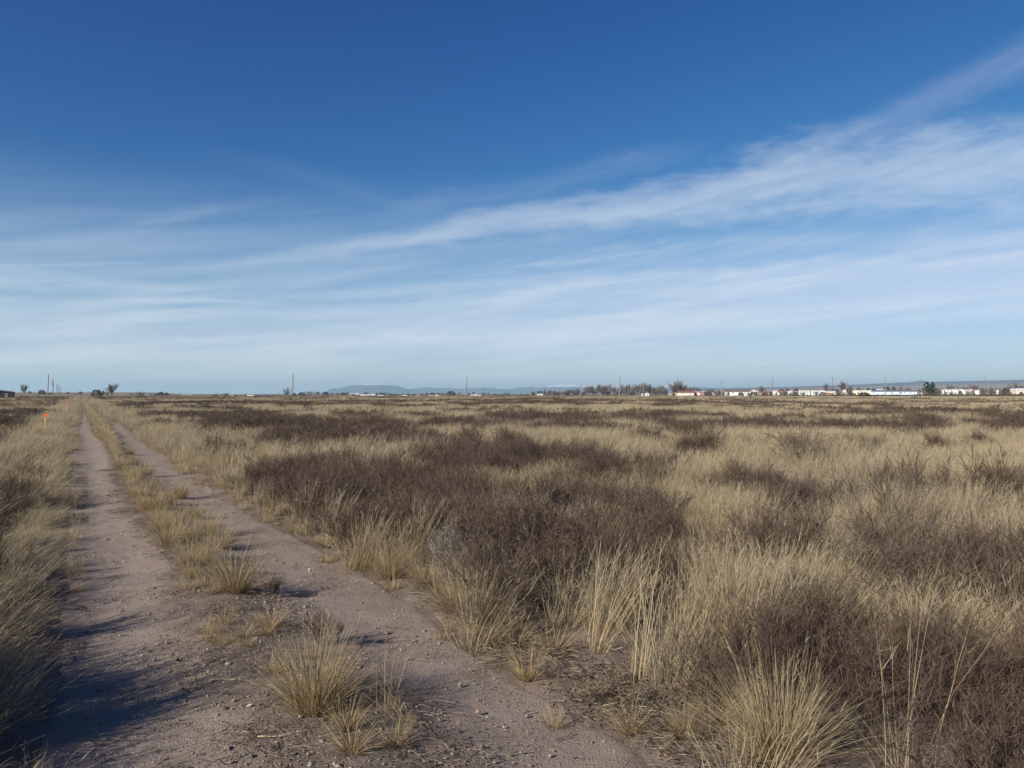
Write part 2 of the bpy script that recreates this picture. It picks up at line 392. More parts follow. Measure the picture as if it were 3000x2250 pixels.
# the road's own sheet of dirt, its ragged borders dipping under the soil
ss = np.concatenate([np.arange(-8, 14, .06), np.geomspace(14, ROAD_END, 420)]); uu = np.linspace(0, 1, 66)
S2, U2 = np.meshgrid(ss, uu, indexing='ij')
rag = lambda s, k: (N2.fbm(s * 1.1 + k, s * 0 + k, 3) - .5) * .18
T0 = left_edge(S2) - .12 + rag(S2, 3.3); T1 = right_edge(S2) + .10 + rag(S2, 9.1)
T2 = T0 + (T1 - T0) * U2
rx, ry = XY(S2, T2)
rz = base_z(rx, ry) + .012 + (N3.fbm(rx * 6, ry * 6) - .5) * .022
rz -= .05 * (1 - sstep(np.minimum(U2, 1 - U2), 0, .05))
mc_ = (med_left(S2) + med_right(S2)) / 2; mw_ = (med_right(S2) - med_left(S2)) / 2
cr_ = 1 - sstep(np.abs(T2 - mc_) / np.maximum(mw_, .1) + (N4.fbm(rx * 3, ry * 3) - .5) * .9, .75, 1.3)
wl_ = np.exp(-((T2 - (mc_ - mw_ - .42)) / .26) ** 2) + np.exp(-((T2 - (mc_ + mw_ + .40)) / .26) ** 2)
ATT = dict(wheel=np.clip(wl_, 0, 1).ravel(), crown=cr_.ravel())
rz = rz - .012 * wl_
a = np.arange(len(ss) - 1)[:, None] * 66 + np.arange(65)[None]
tag(link('dirt_road', mesh_np('dirt_road', np.stack([rx, ry, rz], -1).reshape(-1, 3), np.stack([a, a + 1, a + 67, a + 66], -1).reshape(-1, 4)[:, ::-1], M['track'], ATT, smooth=True)),
    'two rut dirt track running away to the left', kind='structure')
def ground_at(x, y):
    x, y = np.atleast_1d(np.asarray(x, float)), np.atleast_1d(np.asarray(y, float))
    return base_z(x, y) + .012 * road_mask(x, y, .05)

# ------------------------------------------------------------------ far land
def ridge(name, label, pts, D, mat, depth, base=-3.0, rough=3.0, seed=5):
    """a range at distance D whose skyline passes through the given pixels"""
    px = np.arange(pts[0][0], pts[-1][0], 3.0); py = np.interp(px, [p[0] for p in pts], [p[1] for p in pts])
    vn = VNoise(seed)
    rows = 9; V = []
    for r in range(rows):
        f = r / (rows - 1)                       # 0 foot, 1 skyline
        Dr = D - depth * (1 - f)
        X = (px - 1500) / F * D * (.97 + .03 * f)
        top = CAMH + (HZ - py) / F * D
        k = f ** 1.25
        spur = (vn.fbm(px * .05 + r * .35, px * 0 + r * .22, 3) - .5)
        Z = base + (top - base) * k + spur * rough * 2 * (f > 0) * (f < 1) + (vn.fbm(px * .25, px * 0 + 2) - .5) * rough * .35 * (f == 1)
        V.append(np.stack([X, Dr + spur * depth * .18 * (f > 0) + 0 * X, Z], 1))
    V.append(np.stack([(px - 1500) / F * D, D + depth + 0 * px, 0 * px + base], 1))
    nn = len(px); V = np.concatenate(V)
    a = np.arange(rows)[:, None] * nn + np.arange(nn - 1)[None]
    me = mesh_np(name, V, np.stack([a, a + 1, a + nn + 1, a + nn], -1).reshape(-1, 4), mat, smooth=True)
    return tag(link(name, me), label, kind='structure')
z4 = lambda L, x0: [(x0 + a / 4.424, 1050 + b / 4.424) for a, b in L]
def snow_mat(name, rock, line, soft, amount):
    m, n, out = material(name); ge = n.node('ShaderNodeNewGeometry'); sp = n.node('ShaderNodeSeparateXYZ'); n.t.links.new(ge.outputs['Position'], sp.inputs[0])
    nz = n.noise(ge.outputs['Position'], .011, 5, .65)
    f = n.m('MULTIPLY', n.ramp(n.m('ADD', sp.outputs[2], n.m('MULTIPLY', n.m('SUBTRACT', nz, .5), soft)), line, line + soft * .5), amount)
    bsdf(n, out, n.mix(f, n.mix(nz, rock, tuple(x * 1.5 for x in rock)), (.85, .87, .9)), .95, .1); return m
M['peak'] = snow_mat('mountain_rock', (.05, .06, .07), 120, 40, 1.0)
M['range'] = snow_mat('range_rock', (.06, .07, .08), 96, 80, 1.0)
p1 = z4([(560, 462), (640, 447), (720, 412), (780, 391), (830, 399), (930, 379), (1040, 356), (1180, 343), (1230, 334), (1300, 344), (1420, 338), (1500, 360), (1560, 366), (1600, 360), (1680, 385), (1780, 408), (1900, 440), (2000, 462)], 800)
p1 = [(a, HZ - (HZ - b) * 1.10) for a, b in p1]
ridge('mountain', 'blue snow capped mountain on the horizon', p1, 11500, M['peak'], 900, rough=9, seed=21)
p2 = z4([(1650, 455), (1760, 408), (1830, 392), (1890, 380), (1990, 372), (2040, 368), (2080, 380), (2150, 384), (2260, 378), (2330, 386), (2440, 396), (2520, 388), (2600, 386), (2680, 382), (2760, 378), (2870, 388),
         (3000, 402), (3090, 394), (3190, 374), (3260, 362), (3390, 366), (3480, 360), (3590, 349), (3740, 338), (3880, 340), (3970, 350), (4060, 352), (4150, 345), (4260, 352), (4420, 350), (4560, 352),
         (4700, 362), (4800, 352), (4920, 366), (5060, 352), (5150, 345), (5220, 352), (5330, 344), (5400, 352), (5520, 362), (5620, 376), (5800, 400), (6000, 440)], 800)
ridge('mountain_range', 'long pale blue snowy range along the horizon', p2, 13000, M['range'], 900, rough=8, seed=33)
M['mesa'] = paint('mesa_scrub', (.085, .075, .075), .95, .45, .004)
M['plain'] = paint('far_plain', (.27, .205, .155), .95, .25, .003)
ridge('mesa', 'long flat topped dark mesa on the right horizon', [(1990, 1142), (2070, 1138), (2300, 1133.5), (2500, 1127), (2650, 1120.5), (2680, 1119), (2690, 1115.5), (2703, 1115.5), (2716, 1118.5), (2780, 1117.5), (3000, 1113), (3400, 1106), (3900, 1104)], 6800, M['mesa'], 260, rough=5, seed=44)
ridge('far_plain', 'pale tan plain rising below the mesa', [(1900, 1150), (2070, 1145), (2300, 1139), (2500, 1134), (2700, 1129), (3000, 1123.5), (3400, 1120), (3900, 1118)], 5200, M['plain'], 2600, rough=2.5, seed=55)

# ------------------------------------------------------------------ plants: the pieces they are made of
def strips(Pn, W, side, tip, rnd):
    """ribbons: Pn (n,k,3) midlines, W (n,k) half widths, side (n,3)"""
    n_, k, _ = Pn.shape
    off = side[:, None, :] * W[..., None]
    V = np.stack([Pn - off, Pn + off], 2).reshape(-1, 3)
    a = (np.arange(n_)[:, None] * 2 * k + np.arange(k - 1)[None] * 2).reshape(-1)
    Q = np.stack([a, a + 1, a + 3, a + 2], 1)
    return V, Q, np.repeat(tip, 2, 1).reshape(-1), np.repeat(rnd, 2 * k)
def merge(parts):
    V, Q, T, Rr, b = [], [], [], [], 0
    for v, q, t, r in parts:
        V.append(v); Q.append(q + b); T.append(t); Rr.append(r); b += len(v)
    return np.concatenate(V), np.concatenate(Q), dict(tip=np.concatenate(T), rnd=np.concatenate(Rr))
def unit(a): return a / np.maximum(np.linalg.norm(a, axis=-1, keepdims=True), 1e-6)
def blades(g, n_, k, rbase, length, lean, curl, width, wind=(0.0, 0.0), jit=0.0, tiplow=0.0, stiff=1.4, squash=1.0):
    """n_ blades out of one root: length, lean and curl are (low, high)"""
    ph = g.random(n_) * 2 * np.pi; rr = rbase * np.sqrt(g.random(n_))
    L = g.uniform(*length, n_); th0 = g.uniform(*lean, n_) * (.35 + .65 * rr / max(rbase, 1e-6)); cu = g.uniform(*curl, n_)
    pa = ph + g.normal(0, .5, n_)
    P_ = np.zeros((n_, k, 3)); P_[:, 0, 0] = rr * np.cos(ph); P_[:, 0, 1] = rr * np.sin(ph) * squash
    for i in range(1, k):
        th = th0 + cu * (i - .5) / (k - 1) + g.normal(0, jit, n_)
        h = np.stack([np.sin(th) * np.cos(pa), np.sin(th) * np.sin(pa), np.cos(th)], 1)
        P_[:, i] = P_[:, i - 1] + h * (L / (k - 1))[:, None]
    z = np.maximum(P_[..., 2], 0)
    P_[..., 0] += wind[0] * z ** stiff; P_[..., 1] += wind[1] * z ** stiff
    P_[..., 2] = np.maximum(P_[..., 2], .004)
    u = np.linspace(0, 1, k)
    W = (width * g.uniform(.7, 1.3, n_))[:, None] * (1 - .75 * u[None] ** 1.6) * .5
    side = unit(np.stack([g.normal(0, 1, n_), g.normal(0, 1, n_), g.normal(0, .25, n_)], 1))
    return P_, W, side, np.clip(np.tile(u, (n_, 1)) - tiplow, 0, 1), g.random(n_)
def seedheads(g, P_, rnd, frac, n_each, ln, width):
    """wispy panicles along the upper part of the stems"""
    pick = np.where(g.random(len(P_)) < frac)[0]; idx = np.repeat(pick, n_each); k = P_.shape[1]
    u = g.uniform(.62, 1.0, len(idx)) * (k - 1); i0 = np.minimum(u.astype(int), k - 2); f = (u - i0)[:, None]
    a = P_[idx, i0] * (1 - f) + P_[idx, i0 + 1] * f
    d = unit(unit(P_[idx, i0 + 1] - P_[idx, i0]) + g.normal(0, .35, (len(idx), 3)))
    b = a + d * g.uniform(*ln, len(idx))[:, None]
    PP = np.stack([a, b], 1); W = np.tile(np.array([1.0, .3]) * width * .5, (len(idx), 1))
    return strips(PP, W, unit(g.normal(0, 1, (len(idx), 3))), np.full((len(idx), 2), 1.0), rnd[idx])
WIND = (.24, .07)
def tall_tuft(seed, n_=90, rb=.11, L=(.34, .68), width=.0032, k=4, heads=.5):
    g = np.random.default_rng(seed)
    b = blades(g, n_, k, rb, L, (.05, .42), (-.05, .45), width, WIND, .07)
    bent = g.random(n_) < .10; b[0][bent, -1] = b[0][bent, -2] + g.normal(0, .09, (bent.sum(), 3)) * np.array([1, 1, .5]) - np.array([0, 0, .05])
    s_ = [strips(*b)]
    if heads: s_.append(seedheads(g, b[0], b[4], heads, 4, (.03, .09), width * .9))
    low = blades(g, n_ // 2, 3, rb * 1.3, (.10, .28), (.3, 1.1), (.2, .9), width * 1.1, (0, 0), .1, .3)
    s_.append(strips(*low)); return merge(s_)
def bunch(seed, n_=420, rb=.09, L=(.22, .46), width=.0030, lean=(.1, 1.15), curl=(.1, .9), wind=(.12, .06), extra=24, Lx=(.4, .62)):
    g = np.random.default_rng(seed)
    s_ = [strips(*blades(g, n_, 6, rb, L, lean, curl, width, wind, .05))]
    if extra:
        b = blades(g, extra, 5, rb * .8, Lx, (.05, .5), (0, .25), width * .9, wind, .03, 0); s_.append(strips(*b)); s_.append(seedheads(g, b[0], b[4], .6, 5, (.02, .06), width))
    low = blades(g, n_ // 4, 4, rb * 1.5, (.08, .2), (.8, 1.5), (.1, .6), width, (0, 0), .15, .4); s_.append(strips(*low))
    return merge(s_)
def canes(seed, n_=26, L=(.45, .95), width=.0042, rb=.10, lean=(.0, .38)):
    g = np.random.default_rng(seed)
    b = blades(g, n_, 6, rb, L, lean, (.0, .35), width, (.16, .05), .05)
    s_ = [strips(*b), seedheads(g, b[0], b[4], .7, 3, (.05, .16), width * .7)]
    low = blades(g, n_ * 3, 4, rb * 1.4, (.1, .3), (.2, 1.0), (.2, .8), width * .6, (0, 0), .1, .2); s_.append(strips(*low))
    return merge(s_)
def branch_off(g, P_, n_, u_rng, ang, ln, k, jit, up=.25):
    idx = g.integers(0, len(P_), n_); K = P_.shape[1]
    u = g.uniform(*u_rng, n_) * (K - 1); i0 = np.minimum(u.astype(int), K - 2); f = (u - i0)[:, None]
    a = P_[idx, i0] * (1 - f) + P_[idx, i0 + 1] * f; d = unit(P_[idx, i0 + 1] - P_[idx, i0])
    d = unit(d + unit(g.normal(0, 1, (n_, 3))) * np.tan(g.uniform(*ang, n_))[:, None] + np.array([0, 0, up]))
    L = g.uniform(*ln, n_); Q = np.zeros((n_, k, 3)); Q[:, 0] = a
    for i in range(1, k):
        d = unit(d + g.normal(0, jit, (n_, 3))); Q[:, i] = Q[:, i - 1] + d * (L / (k - 1))[:, None]
    return Q
def shrub_mesh(seed, r=.42, h=.55, stems=16, n2=150, n3=900, leaves=900, w=(.007, .004, .0026), wind=(.05, .03), flat=1.0):
    g = np.random.default_rng(seed)
    def ribbon(Q, w0, w1, t0, t1):
        k = Q.shape[1]; u = np.linspace(0, 1, k)
        return strips(Q, np.tile((w0 + (w1 - w0) * u) * .5, (len(Q), 1)), unit(g.normal(0, 1, (len(Q), 3))), np.tile(t0 + (t1 - t0) * u, (len(Q), 1)), g.random(len(Q)))
    P1, *_ = blades(g, stems, 6, .07, (h * .5, h * .86), (.12, 1.2 * flat), (-.4, .15), .008, wind, .14)
    P1[..., :2] *= r / .42
    P2 = branch_off(g, P1, n2, (.3, 1), (.25, .85), (h * .2, h * .42), 4, .2, .35)
    P3 = branch_off(g, np.concatenate([P2]), n3, (.15, 1), (.2, .8), (h * .08, h * .24), 3, .2)
    s_ = [ribbon(P1, w[0], w[1], 0, .5), ribbon(P2, w[1], w[2], .2, .7), ribbon(P3, w[2], w[2] * .5, .5, 1)]
    if leaves:
        P4 = branch_off(g, P3, leaves, (.1, 1), (.3, 1.1), (.012, .034), 2, 0)
        s_.append(ribbon(P4, w[2] * 1.9, w[2] * .5, .7, 1))
    V, Q, A = merge(s_); V[:, 2] = np.maximum(V[:, 2], .0)
    return V, Q, A
def litter_mesh(seed, n_=60, r=.22, L=(.03, .14), width=.0026):
    g = np.random.default_rng(seed); k = 3
    a = g.random(n_) * 2 * np.pi; d0 = g.random(n_) * 2 * np.pi; rr = r * np.sqrt(g.random(n_)); ln = g.uniform(*L, n_)
    P_ = np.zeros((n_, k, 3)); P_[:, 0] = np.stack([rr * np.cos(a), rr * np.sin(a), g.uniform(.002, .022, n_)], 1)
    for i in range(1, k):
        d0 = d0 + g.normal(0, .35, n_)
        P_[:, i] = P_[:, i - 1] + np.stack([np.cos(d0), np.sin(d0), g.normal(0, .13, n_)], 1) * (ln / (k - 1))[:, None]
    P_[..., 2] = np.clip(P_[..., 2], .002, .05)
    return merge([strips(P_, np.full((n_, k), width * .5), unit(g.normal(0, 1, (n_, 3)) * np.array([1, 1, .7])), np.tile(np.linspace(0, 1, k), (n_, 1)), g.random(n_))])
def rock_mesh(name, seed, mat, flat=.6, sub=2):
    import bmesh
    bm = bmesh.new(); bmesh.ops.create_icosphere(bm, subdivisions=sub, radius=1.0)
    g = np.random.default_rng(seed); ax = unit(g.normal(0, 1, (7, 3))); cut = g.uniform(.62, .95, 7)
    for v in bm.verts:
        p = np.array(v.co)
        for A_, c_ in zip(ax, cut):
            q = p @ A_
            if q > c_: p = p - A_ * (q - c_) * .85
        p *= np.array([1.0, .78, flat]) * (1 + g.normal(0, .03)); v.co = p
    me = bpy.data.meshes.new(name); bm.to_mesh(me); bm.free(); me.materials.append(mat); return me

# ------------------------------------------------------------------ scattering what nobody could count
def scatter(name, label, protos, pts, rot, scl, pick, mat=None):
    """one object of ground cover: clumps stood on the given points"""
    col = bpy.data.collections.new(name + '_kinds')
    for i, me in enumerate(protos):
        o = bpy.data.objects.new('%s_%02d' % (name, i), me); col.objects.link(o)
    me = bpy.data.meshes.new(name); me.vertices.add(len(pts)); me.vertices.foreach_set('co', np.asarray(pts, np.float32).ravel())
    a = me.attributes.new('rot', 'FLOAT_VECTOR', 'POINT'); a.data.foreach_set('vector', np.asarray(rot, np.float32).ravel())
    a = me.attributes.new('scl', 'FLOAT_VECTOR', 'POINT'); a.data.foreach_set('vector', np.asarray(scl, np.float32).ravel())
    a = me.attributes.new('pick', 'INT', 'POINT'); a.data.foreach_set('value', np.asarray(pick, np.int32))
    o = link(name, me); tag(o, label, None, None, 'stuff')
    t = bpy.data.node_groups.new(name, 'GeometryNodeTree')
    t.interface.new_socket('Geometry', in_out='INPUT', socket_type='NodeSocketGeometry')
    t.interface.new_socket('Geometry', in_out='OUTPUT', socket_type='NodeSocketGeometry')
    gi, go = t.nodes.new('NodeGroupInput'), t.nodes.new('NodeGroupOutput')
    ci = t.nodes.new('GeometryNodeCollectionInfo'); ci.inputs['Collection'].default_value = col
    ci.inputs['Separate Children'].default_value = True; ci.inputs['Reset Children'].default_value = True
    ip = t.nodes.new('GeometryNodeInstanceOnPoints'); ip.inputs['Pick Instance'].default_value = True
    def attr(nm, typ):
        q = t.nodes.new('GeometryNodeInputNamedAttribute'); q.data_type = typ; q.inputs['Name'].default_value = nm; return q.outputs[0]
    e2r = t.nodes.new('FunctionNodeEulerToRotation')
    L = t.links.new
    L(gi.outputs[0], ip.inputs['Points']); L(ci.outputs[0], ip.inputs['Instance']); L(attr('pick', 'INT'), ip.inputs['Instance Index'])
    L(attr('rot', 'FLOAT_VECTOR'), e2r.inputs[0]); L(e2r.outputs[0], ip.inputs['Rotation']); L(attr('scl', 'FLOAT_VECTOR'), ip.inputs['Scale'])
    L(ip.outputs[0], go.inputs[0])
    md = o.modifiers.new('scatter', 'NODES'); md.node_group = t
    return o
def spread(y0, y1, dens, margin=3.0, seed=0, half=.78):
    """points over the field in view (and a little to its sides) between two depths"""
    g = np.random.default_rng(seed)
    area = half * (y1 ** 2 - y0 ** 2) + 2 * margin * (y1 - y0)
    n_ = int(area * dens)
    out = []
    got = 0
    while got < n_:
        y = g.uniform(y0, y1, n_); x = g.uniform(-1, 1, n_) * (half * y1 + margin)
        ok = np.abs(x) < half * y + margin
        out.append(np.stack([x[ok], y[ok]], 1)); got += ok.sum()
    return np.concatenate(out)[:n_], g

# ------------------------------------------------------------------ where grass and brush grow
BRUSH = [(1210, 1560, 130, 50, .95), (1000, 1470, 140, 40, .95), (850, 1420, 130, 30, .9), (1900, 1610, 140, 44, .9), (1640, 1650, 120, 40, .7), (1420, 1620, 130, 44, .9), (1330, 1640, 90, 40, .95), (1130, 1540, 90, 40, .9),  # brush thickets: centre, half width, half height (pixels of the photograph, at the foot of the plants), strength
 (1060, 1262, 240, 26, 1), (930, 1290, 160, 14, .7), (800, 1250, 200, 14, .9), (1400, 1300, 150, 14, .6),
 (900, 1390, 190, 40, 1), (790, 1412, 90, 26, .6), (1000, 1440, 150, 30, .8), (1060, 1500, 190, 34, .75),
 (1450, 1335, 190, 34, 1), (1620, 1330, 90, 26, .95), (1250, 1400, 130, 40, .8), (1290, 1470, 120, 40, .8), (1780, 1365, 130, 24, .8), (1620, 1440, 230, 34, .85), (1350, 1545, 180, 50, .9),
 (1560, 1570, 190, 60, .95), (1780, 1590, 200, 60, 1), (1250, 1600, 90, 40, .65), (1330, 1690, 110, 60, .9), (1480, 1660, 90, 44, .8), (2030, 1302, 56, 9, 1), (1910, 1268, 45, 6, .9),
 (2180, 1405, 110, 20, 1), (2340, 1425, 110, 22, .9), (2520, 1420, 100, 26, .95), (2350, 1458, 72, 14, .9),
 (2780, 1425, 80, 16, 1), (2900, 1430, 110, 16, .9), (2990, 1440, 60, 18, .9), (2620, 1560, 70, 22, .75), (2880, 1660, 130, 70, .95), (2600, 1640, 50, 26, .55), (2180, 1590, 90, 34, .6), (2120, 1500, 90, 24, .4), (2100, 1560, 90, 30, .5),
 (2400, 1930, 190, 120, 1), (2700, 1960, 240, 120, 1), (2950, 2040, 200, 170, 1), (2560, 2110, 260, 140, 1), (2860, 2250, 330, 150, 1), (2750, 2500, 480, 380, 1), (3300, 2300, 420, 500, 1), (2400, 1830, 150, 80, .95), (2260, 1960, 110, 100, .9), (2450, 2100, 160, 170, 1),
 (90, 1245, 140, 12, .9), (60, 1280, 110, 10, .7), (110, 1210, 130, 8, .9), (60, 1460, 120, 40, .95), (20, 1340, 120, 22, .9), (70, 1400, 70, 14, .7), (100, 1590, 80, 40, .7), (60, 1710, 90, 50, .7), (20, 1850, 130, 100, .95), (-60, 2050, 160, 160, .9),
]
MEADOW = [(1050, 1360, 80, 16, .95), (1475, 1462, 66, 20, .9), (960, 1304, 140, 8, .9), (1240, 1298, 90, 8, .8), (1760, 1268, 130, 22, .9), (860, 1320, 70, 7, .8), (1560, 1680, 120, 40, .5), (1700, 1460, 60, 30, .6), (2000, 1700, 200, 60, .9)]   # pale grass within the thickets
BARE = [(1700, 2030, 210, 80), (1900, 2120, 250, 80), (2120, 2230, 170, 80), (1500, 1915, 150, 40), (1330, 1790, 90, 40), (2080, 2080, 110, 50), (1365, 1745, 120, 48), (1330, 1700, 80, 40)]   # trampled, littered ground by the road
def brushiness(x, y):
    """0 open grass, 1 closed thicket"""
    px, py = PX(x, y)
    py = HZ + (CAMH - .40) * F / np.maximum(y, .3)        # where the tops of the plants are seen
    near = np.zeros_like(px)
    wx = (N2.fbm(x * .9, y * .9) - .5); wy = (N4.fbm(x * .9 + 9, y * .9) - .5)
    for cx, cy, rx_, ry_, k in BRUSH:
        e = np.hypot((px - cx) / rx_ + wx * .7, (py - cy) / ry_ + wy * .7) / 1.2
        near = np.maximum(near, k * (1 - sstep(e, .75, 1.2)))
    spot = sstep(N3.fbm(x * .75 + 40, y * .75), .66, .72) * .55
    near = np.maximum(near, spot)
    for cx, cy, rx_, ry_, k in MEADOW:
        near = near * (1 - k * (1 - sstep(np.hypot((px - cx) / rx_ + wx * .6, (py - cy) / ry_ + wy * .6), .7, 1.15)))
    # farther off: broad patches, closer together on the left half of the view
    fa = N1.fbm(x * .22 + 5, y * .15 + 3, 3); fb = N1.fbm(x * .17 + 25, y * .10 + 13, 3); k_ = sstep(y, 50, 110); f = fa * (1 - k_) + fb * k_; f2 = N4.fbm(x * .03 + 50, y * .02, 3)
    thr = np.interp(px, [-200, 900, 1600, 2100, 3000], [.468, .476, .486, .490, .496])
    far = sstep(f * .66 + f2 * .34, thr - .03, thr + .03)
    far = np.maximum(far, .9 * sstep(N3.fbm(x * .42 + 7, y * .34, 2), .63, .67))
    far = np.maximum(far, sstep(y, 385, 420) * .9)
    # an open pale belt at the far side of the field
    far = far * (1 - .9 * sstep(y, 250, 275) * (1 - sstep(y, 350, 380)) * sstep(px, 1500, 1900))
    mixd = sstep(y, 24, 33)
    v = near * (1 - mixd) + far * mixd
    s, t = ST(x, y)
    # grassy verges along the road
    vr = np.interp(s, [0, 6, 9, 14, 30, 120, 200], [.1, .12, .15, .25, .8, 2.0, 2.4])
    v = v * sstep(t - right_edge(s), vr * .6, vr * 1.25) if False else v * np.where(t > .5, sstep(t - right_edge(s), vr * .55, vr * 1.25), 1.0)
    v = np.maximum(v, near_thicket(x, y))
    v = v * np.where(t < .5, np.where(s > 17, sstep(-t, 1.6, 2.6), sstep(-t, .35, .9)), 1.0)
    return v
def near_thicket(x, y):
    px, py = PX(x, y)
    top = np.interp(px, [2100, 2200, 2350, 2600, 3000, 3600], [3.5, 4.1, 4.6, 4.45, 4.0, 3.7])
    w_ = (N2.fbm(x * 1.5, y * 1.5) - .5)
    return (1 - sstep(y + w_ * .7, top - .1, top + .25)) * sstep(x + w_ * .6, 1.0, 1.2)
def open_ground(x, y):
    px, py = PX(x, y); b = np.zeros_like(px)
    for cx, cy, rx_, ry_ in BARE:
        b = np.maximum(b, 1 - sstep(np.hypot((px - cx) / rx_, (py - cy) / ry_), .7, 1.15))
    return b
def off_road(x, y, pad=.0, wob_=.25):
    s, t = ST(x, y)
    e = (N2.fbm(x * 2.2, y * 2.2) - .5) * wob_ * 2
    return (t < left_edge(s) - pad + e * .25) | (t > right_edge(s) + pad + e) | (s > ROAD_END - 40 * N1.fbm(x * .3, y * .3)) | (s < -7)
def euler(g, n_, tilt=.08): return np.stack([g.normal(0, tilt, n_), g.normal(0, tilt, n_), g.random(n_) * 2 * np.pi], 1)
def euler_wind(g, n_, tilt=.06, turn=.6): return np.stack([g.normal(0, tilt, n_), g.normal(0, tilt, n_), g.normal(0, turn, n_)], 1)
def scl3(s_, zs): return np.stack([s_, s_, s_ * zs], 1)
def P3(xy): return np.concatenate([xy, ground_at(xy[:, 0], xy[:, 1])[:, None] - .004], 1)

def mesh_of(name, data, mat): return mesh_np(name, data[0], data[1], mat, data[2])
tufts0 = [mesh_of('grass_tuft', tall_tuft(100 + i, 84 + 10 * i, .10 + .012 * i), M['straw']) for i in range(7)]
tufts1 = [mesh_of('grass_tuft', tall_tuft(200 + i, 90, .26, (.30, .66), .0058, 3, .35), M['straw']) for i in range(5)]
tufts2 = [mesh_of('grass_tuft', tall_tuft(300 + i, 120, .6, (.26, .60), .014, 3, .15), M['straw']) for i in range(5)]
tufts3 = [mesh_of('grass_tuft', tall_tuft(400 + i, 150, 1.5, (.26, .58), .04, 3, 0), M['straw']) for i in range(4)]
def grass_layer(y0, y1, dens, seed, protos, blend, hscale, low=.07):
    xy, g = spread(y0, y1, dens, seed=seed)
    x, y = xy.T; b = brushiness(x, y); ob = open_ground(x, y)
    low = np.where((y < 5) & (near_thicket(x, y) > .4), .008, low)
    keep_p = (1 - b * (1 - low)) * (1 - ob * .93) * (.35 + .75 * sstep(N1.fbm(x * 2.1, y * 2.1, 2), .32, .62))
    lo = np.clip((y - y0) / blend[0], 0, 1) if blend[0] else 1.0; hi = np.clip((y1 - y) / blend[1], 0, 1)
    ok = (g.random(len(x)) < keep_p) & (g.random(len(x)) < lo) & (g.random(len(x)) < hi) & off_road(x, y, .05)
    s0, t0 = ST(x, y); ok &= (t0 > .5) | (t0 < left_edge(s0) - .22 - .1 * N2.fbm(x * 3, y * 3))
    e0 = t0 - right_edge(s0); ok &= (t0 < .5) | (e0 > 1.0) | (g.random(len(x)) < .10 + .7 * sstep(N4.fbm(x * 2.4, y * 2.4, 2), .48, .64) + .5 * sstep(s0, 16, 30))
    xy, x, y, b = xy[ok], x[ok], y[ok], b[ok]
    s_, t_ = ST(x, y)
    e = np.where(t_ > .5, t_ - right_edge(s_), -t_)
    hgt = hscale * (.42 + .72 * N3.fbm(x * .8 + 3, y * .8)) * np.where(t_ > .5, .6 + .4 * sstep(e, 0, .5), .42 + .5 * sstep(e, .2, 1.6)) * g.uniform(.8, 1.2, len(x)) * (1 - .2 * b)
    wd = g.uniform(.85, 1.25, len(x))
    return xy, euler_wind(g, len(x)), np.stack([wd, wd, hgt], 1), g.integers(0, len(protos), len(x))
LAYERS = [('near', 1.2, 15, 26, 1, tufts0, (0, 2.5), 1.0), ('middle', 12.5, 48, 8.5, 2, tufts1, (2.5, 7), 1.0), ('back', 41, 140, 2.6, 3, tufts2, (7, 20), 1.08), ('distant', 120, 430, .42, 4, tufts3, (20, 30), 1.1)]
for nm, y0, y1, dn, sd, pr, bl, hs in LAYERS:
    xy, ro, sc, pk = grass_layer(y0, y1, dn, sd, pr, bl, hs)
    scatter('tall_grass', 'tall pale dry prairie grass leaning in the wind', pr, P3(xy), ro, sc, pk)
# short golden grass on the crown between the ruts and along both edges of the track
short = [mesh_of('grass_tuft', bunch(500 + i, 110, .07, (.07, .2), .003, (.1, 1.2), (.2, .9), (.1, .05), 5, (.2, .34)), M['gold']) for i in range(5)]
shortf = [mesh_of('grass_tuft', bunch(520 + i, 110, .2, (.12, .32), .009, (.1, 1.1), (.2, .8), (.1, .05), 0), M['gold']) for i in range(4)]
xy, g = spread(1.5, 34, 30, 1.0, 8)
x, y = xy.T; s_, t_ = ST(x, y)
crown = in_median(s_, t_, -.12) * (sstep(s_, 4.2, 7.5) * .9 + .12) * sstep(N4.fbm(x * 1.3, y * 1.3), .28, .46)
edge = (np.abs(t_ - right_edge(s_) - .12) < .28) * .55 * N2.fbm(x * 3, y * 3) + (np.abs(t_ - left_edge(s_) + .05) < .13) * .5
ok = g.random(len(x)) < np.maximum(crown, edge * sstep(N1.fbm(x * 2, y * 2), .4, .6))
xy = xy[ok]; n_ = len(xy); hh = g.uniform(.5, 1.0, n_) * (.75 + .35 * sstep(xy[:, 1], 5, 12))
scatter('short_grass', 'short golden dry grass on the crown and edges of the track', short, P3(xy), euler(g, n_, .1), scl3(hh, g.uniform(.8, 1.3, n_)), g.integers(0, 5, n_))
ssr = rng.uniform(30, 178, 1500) ; ttr = med_left(ssr) + (med_right(ssr) - med_left(ssr)) * (.22 + .56 * rng.random(1500)) * (1 + .0 * ssr)
keepm = rng.random(1500) < .9
xy = np.stack(XY(ssr, ttr), 1)[keepm]; n_ = len(xy); hh = rng.uniform(.55, 1.0, n_)
scatter('short_grass', 'golden dry grass on the crown of the far track', shortf, P3(xy), euler(rng, n_, .1), scl3(hh, np.ones(n_)), rng.integers(0, 4, n_))

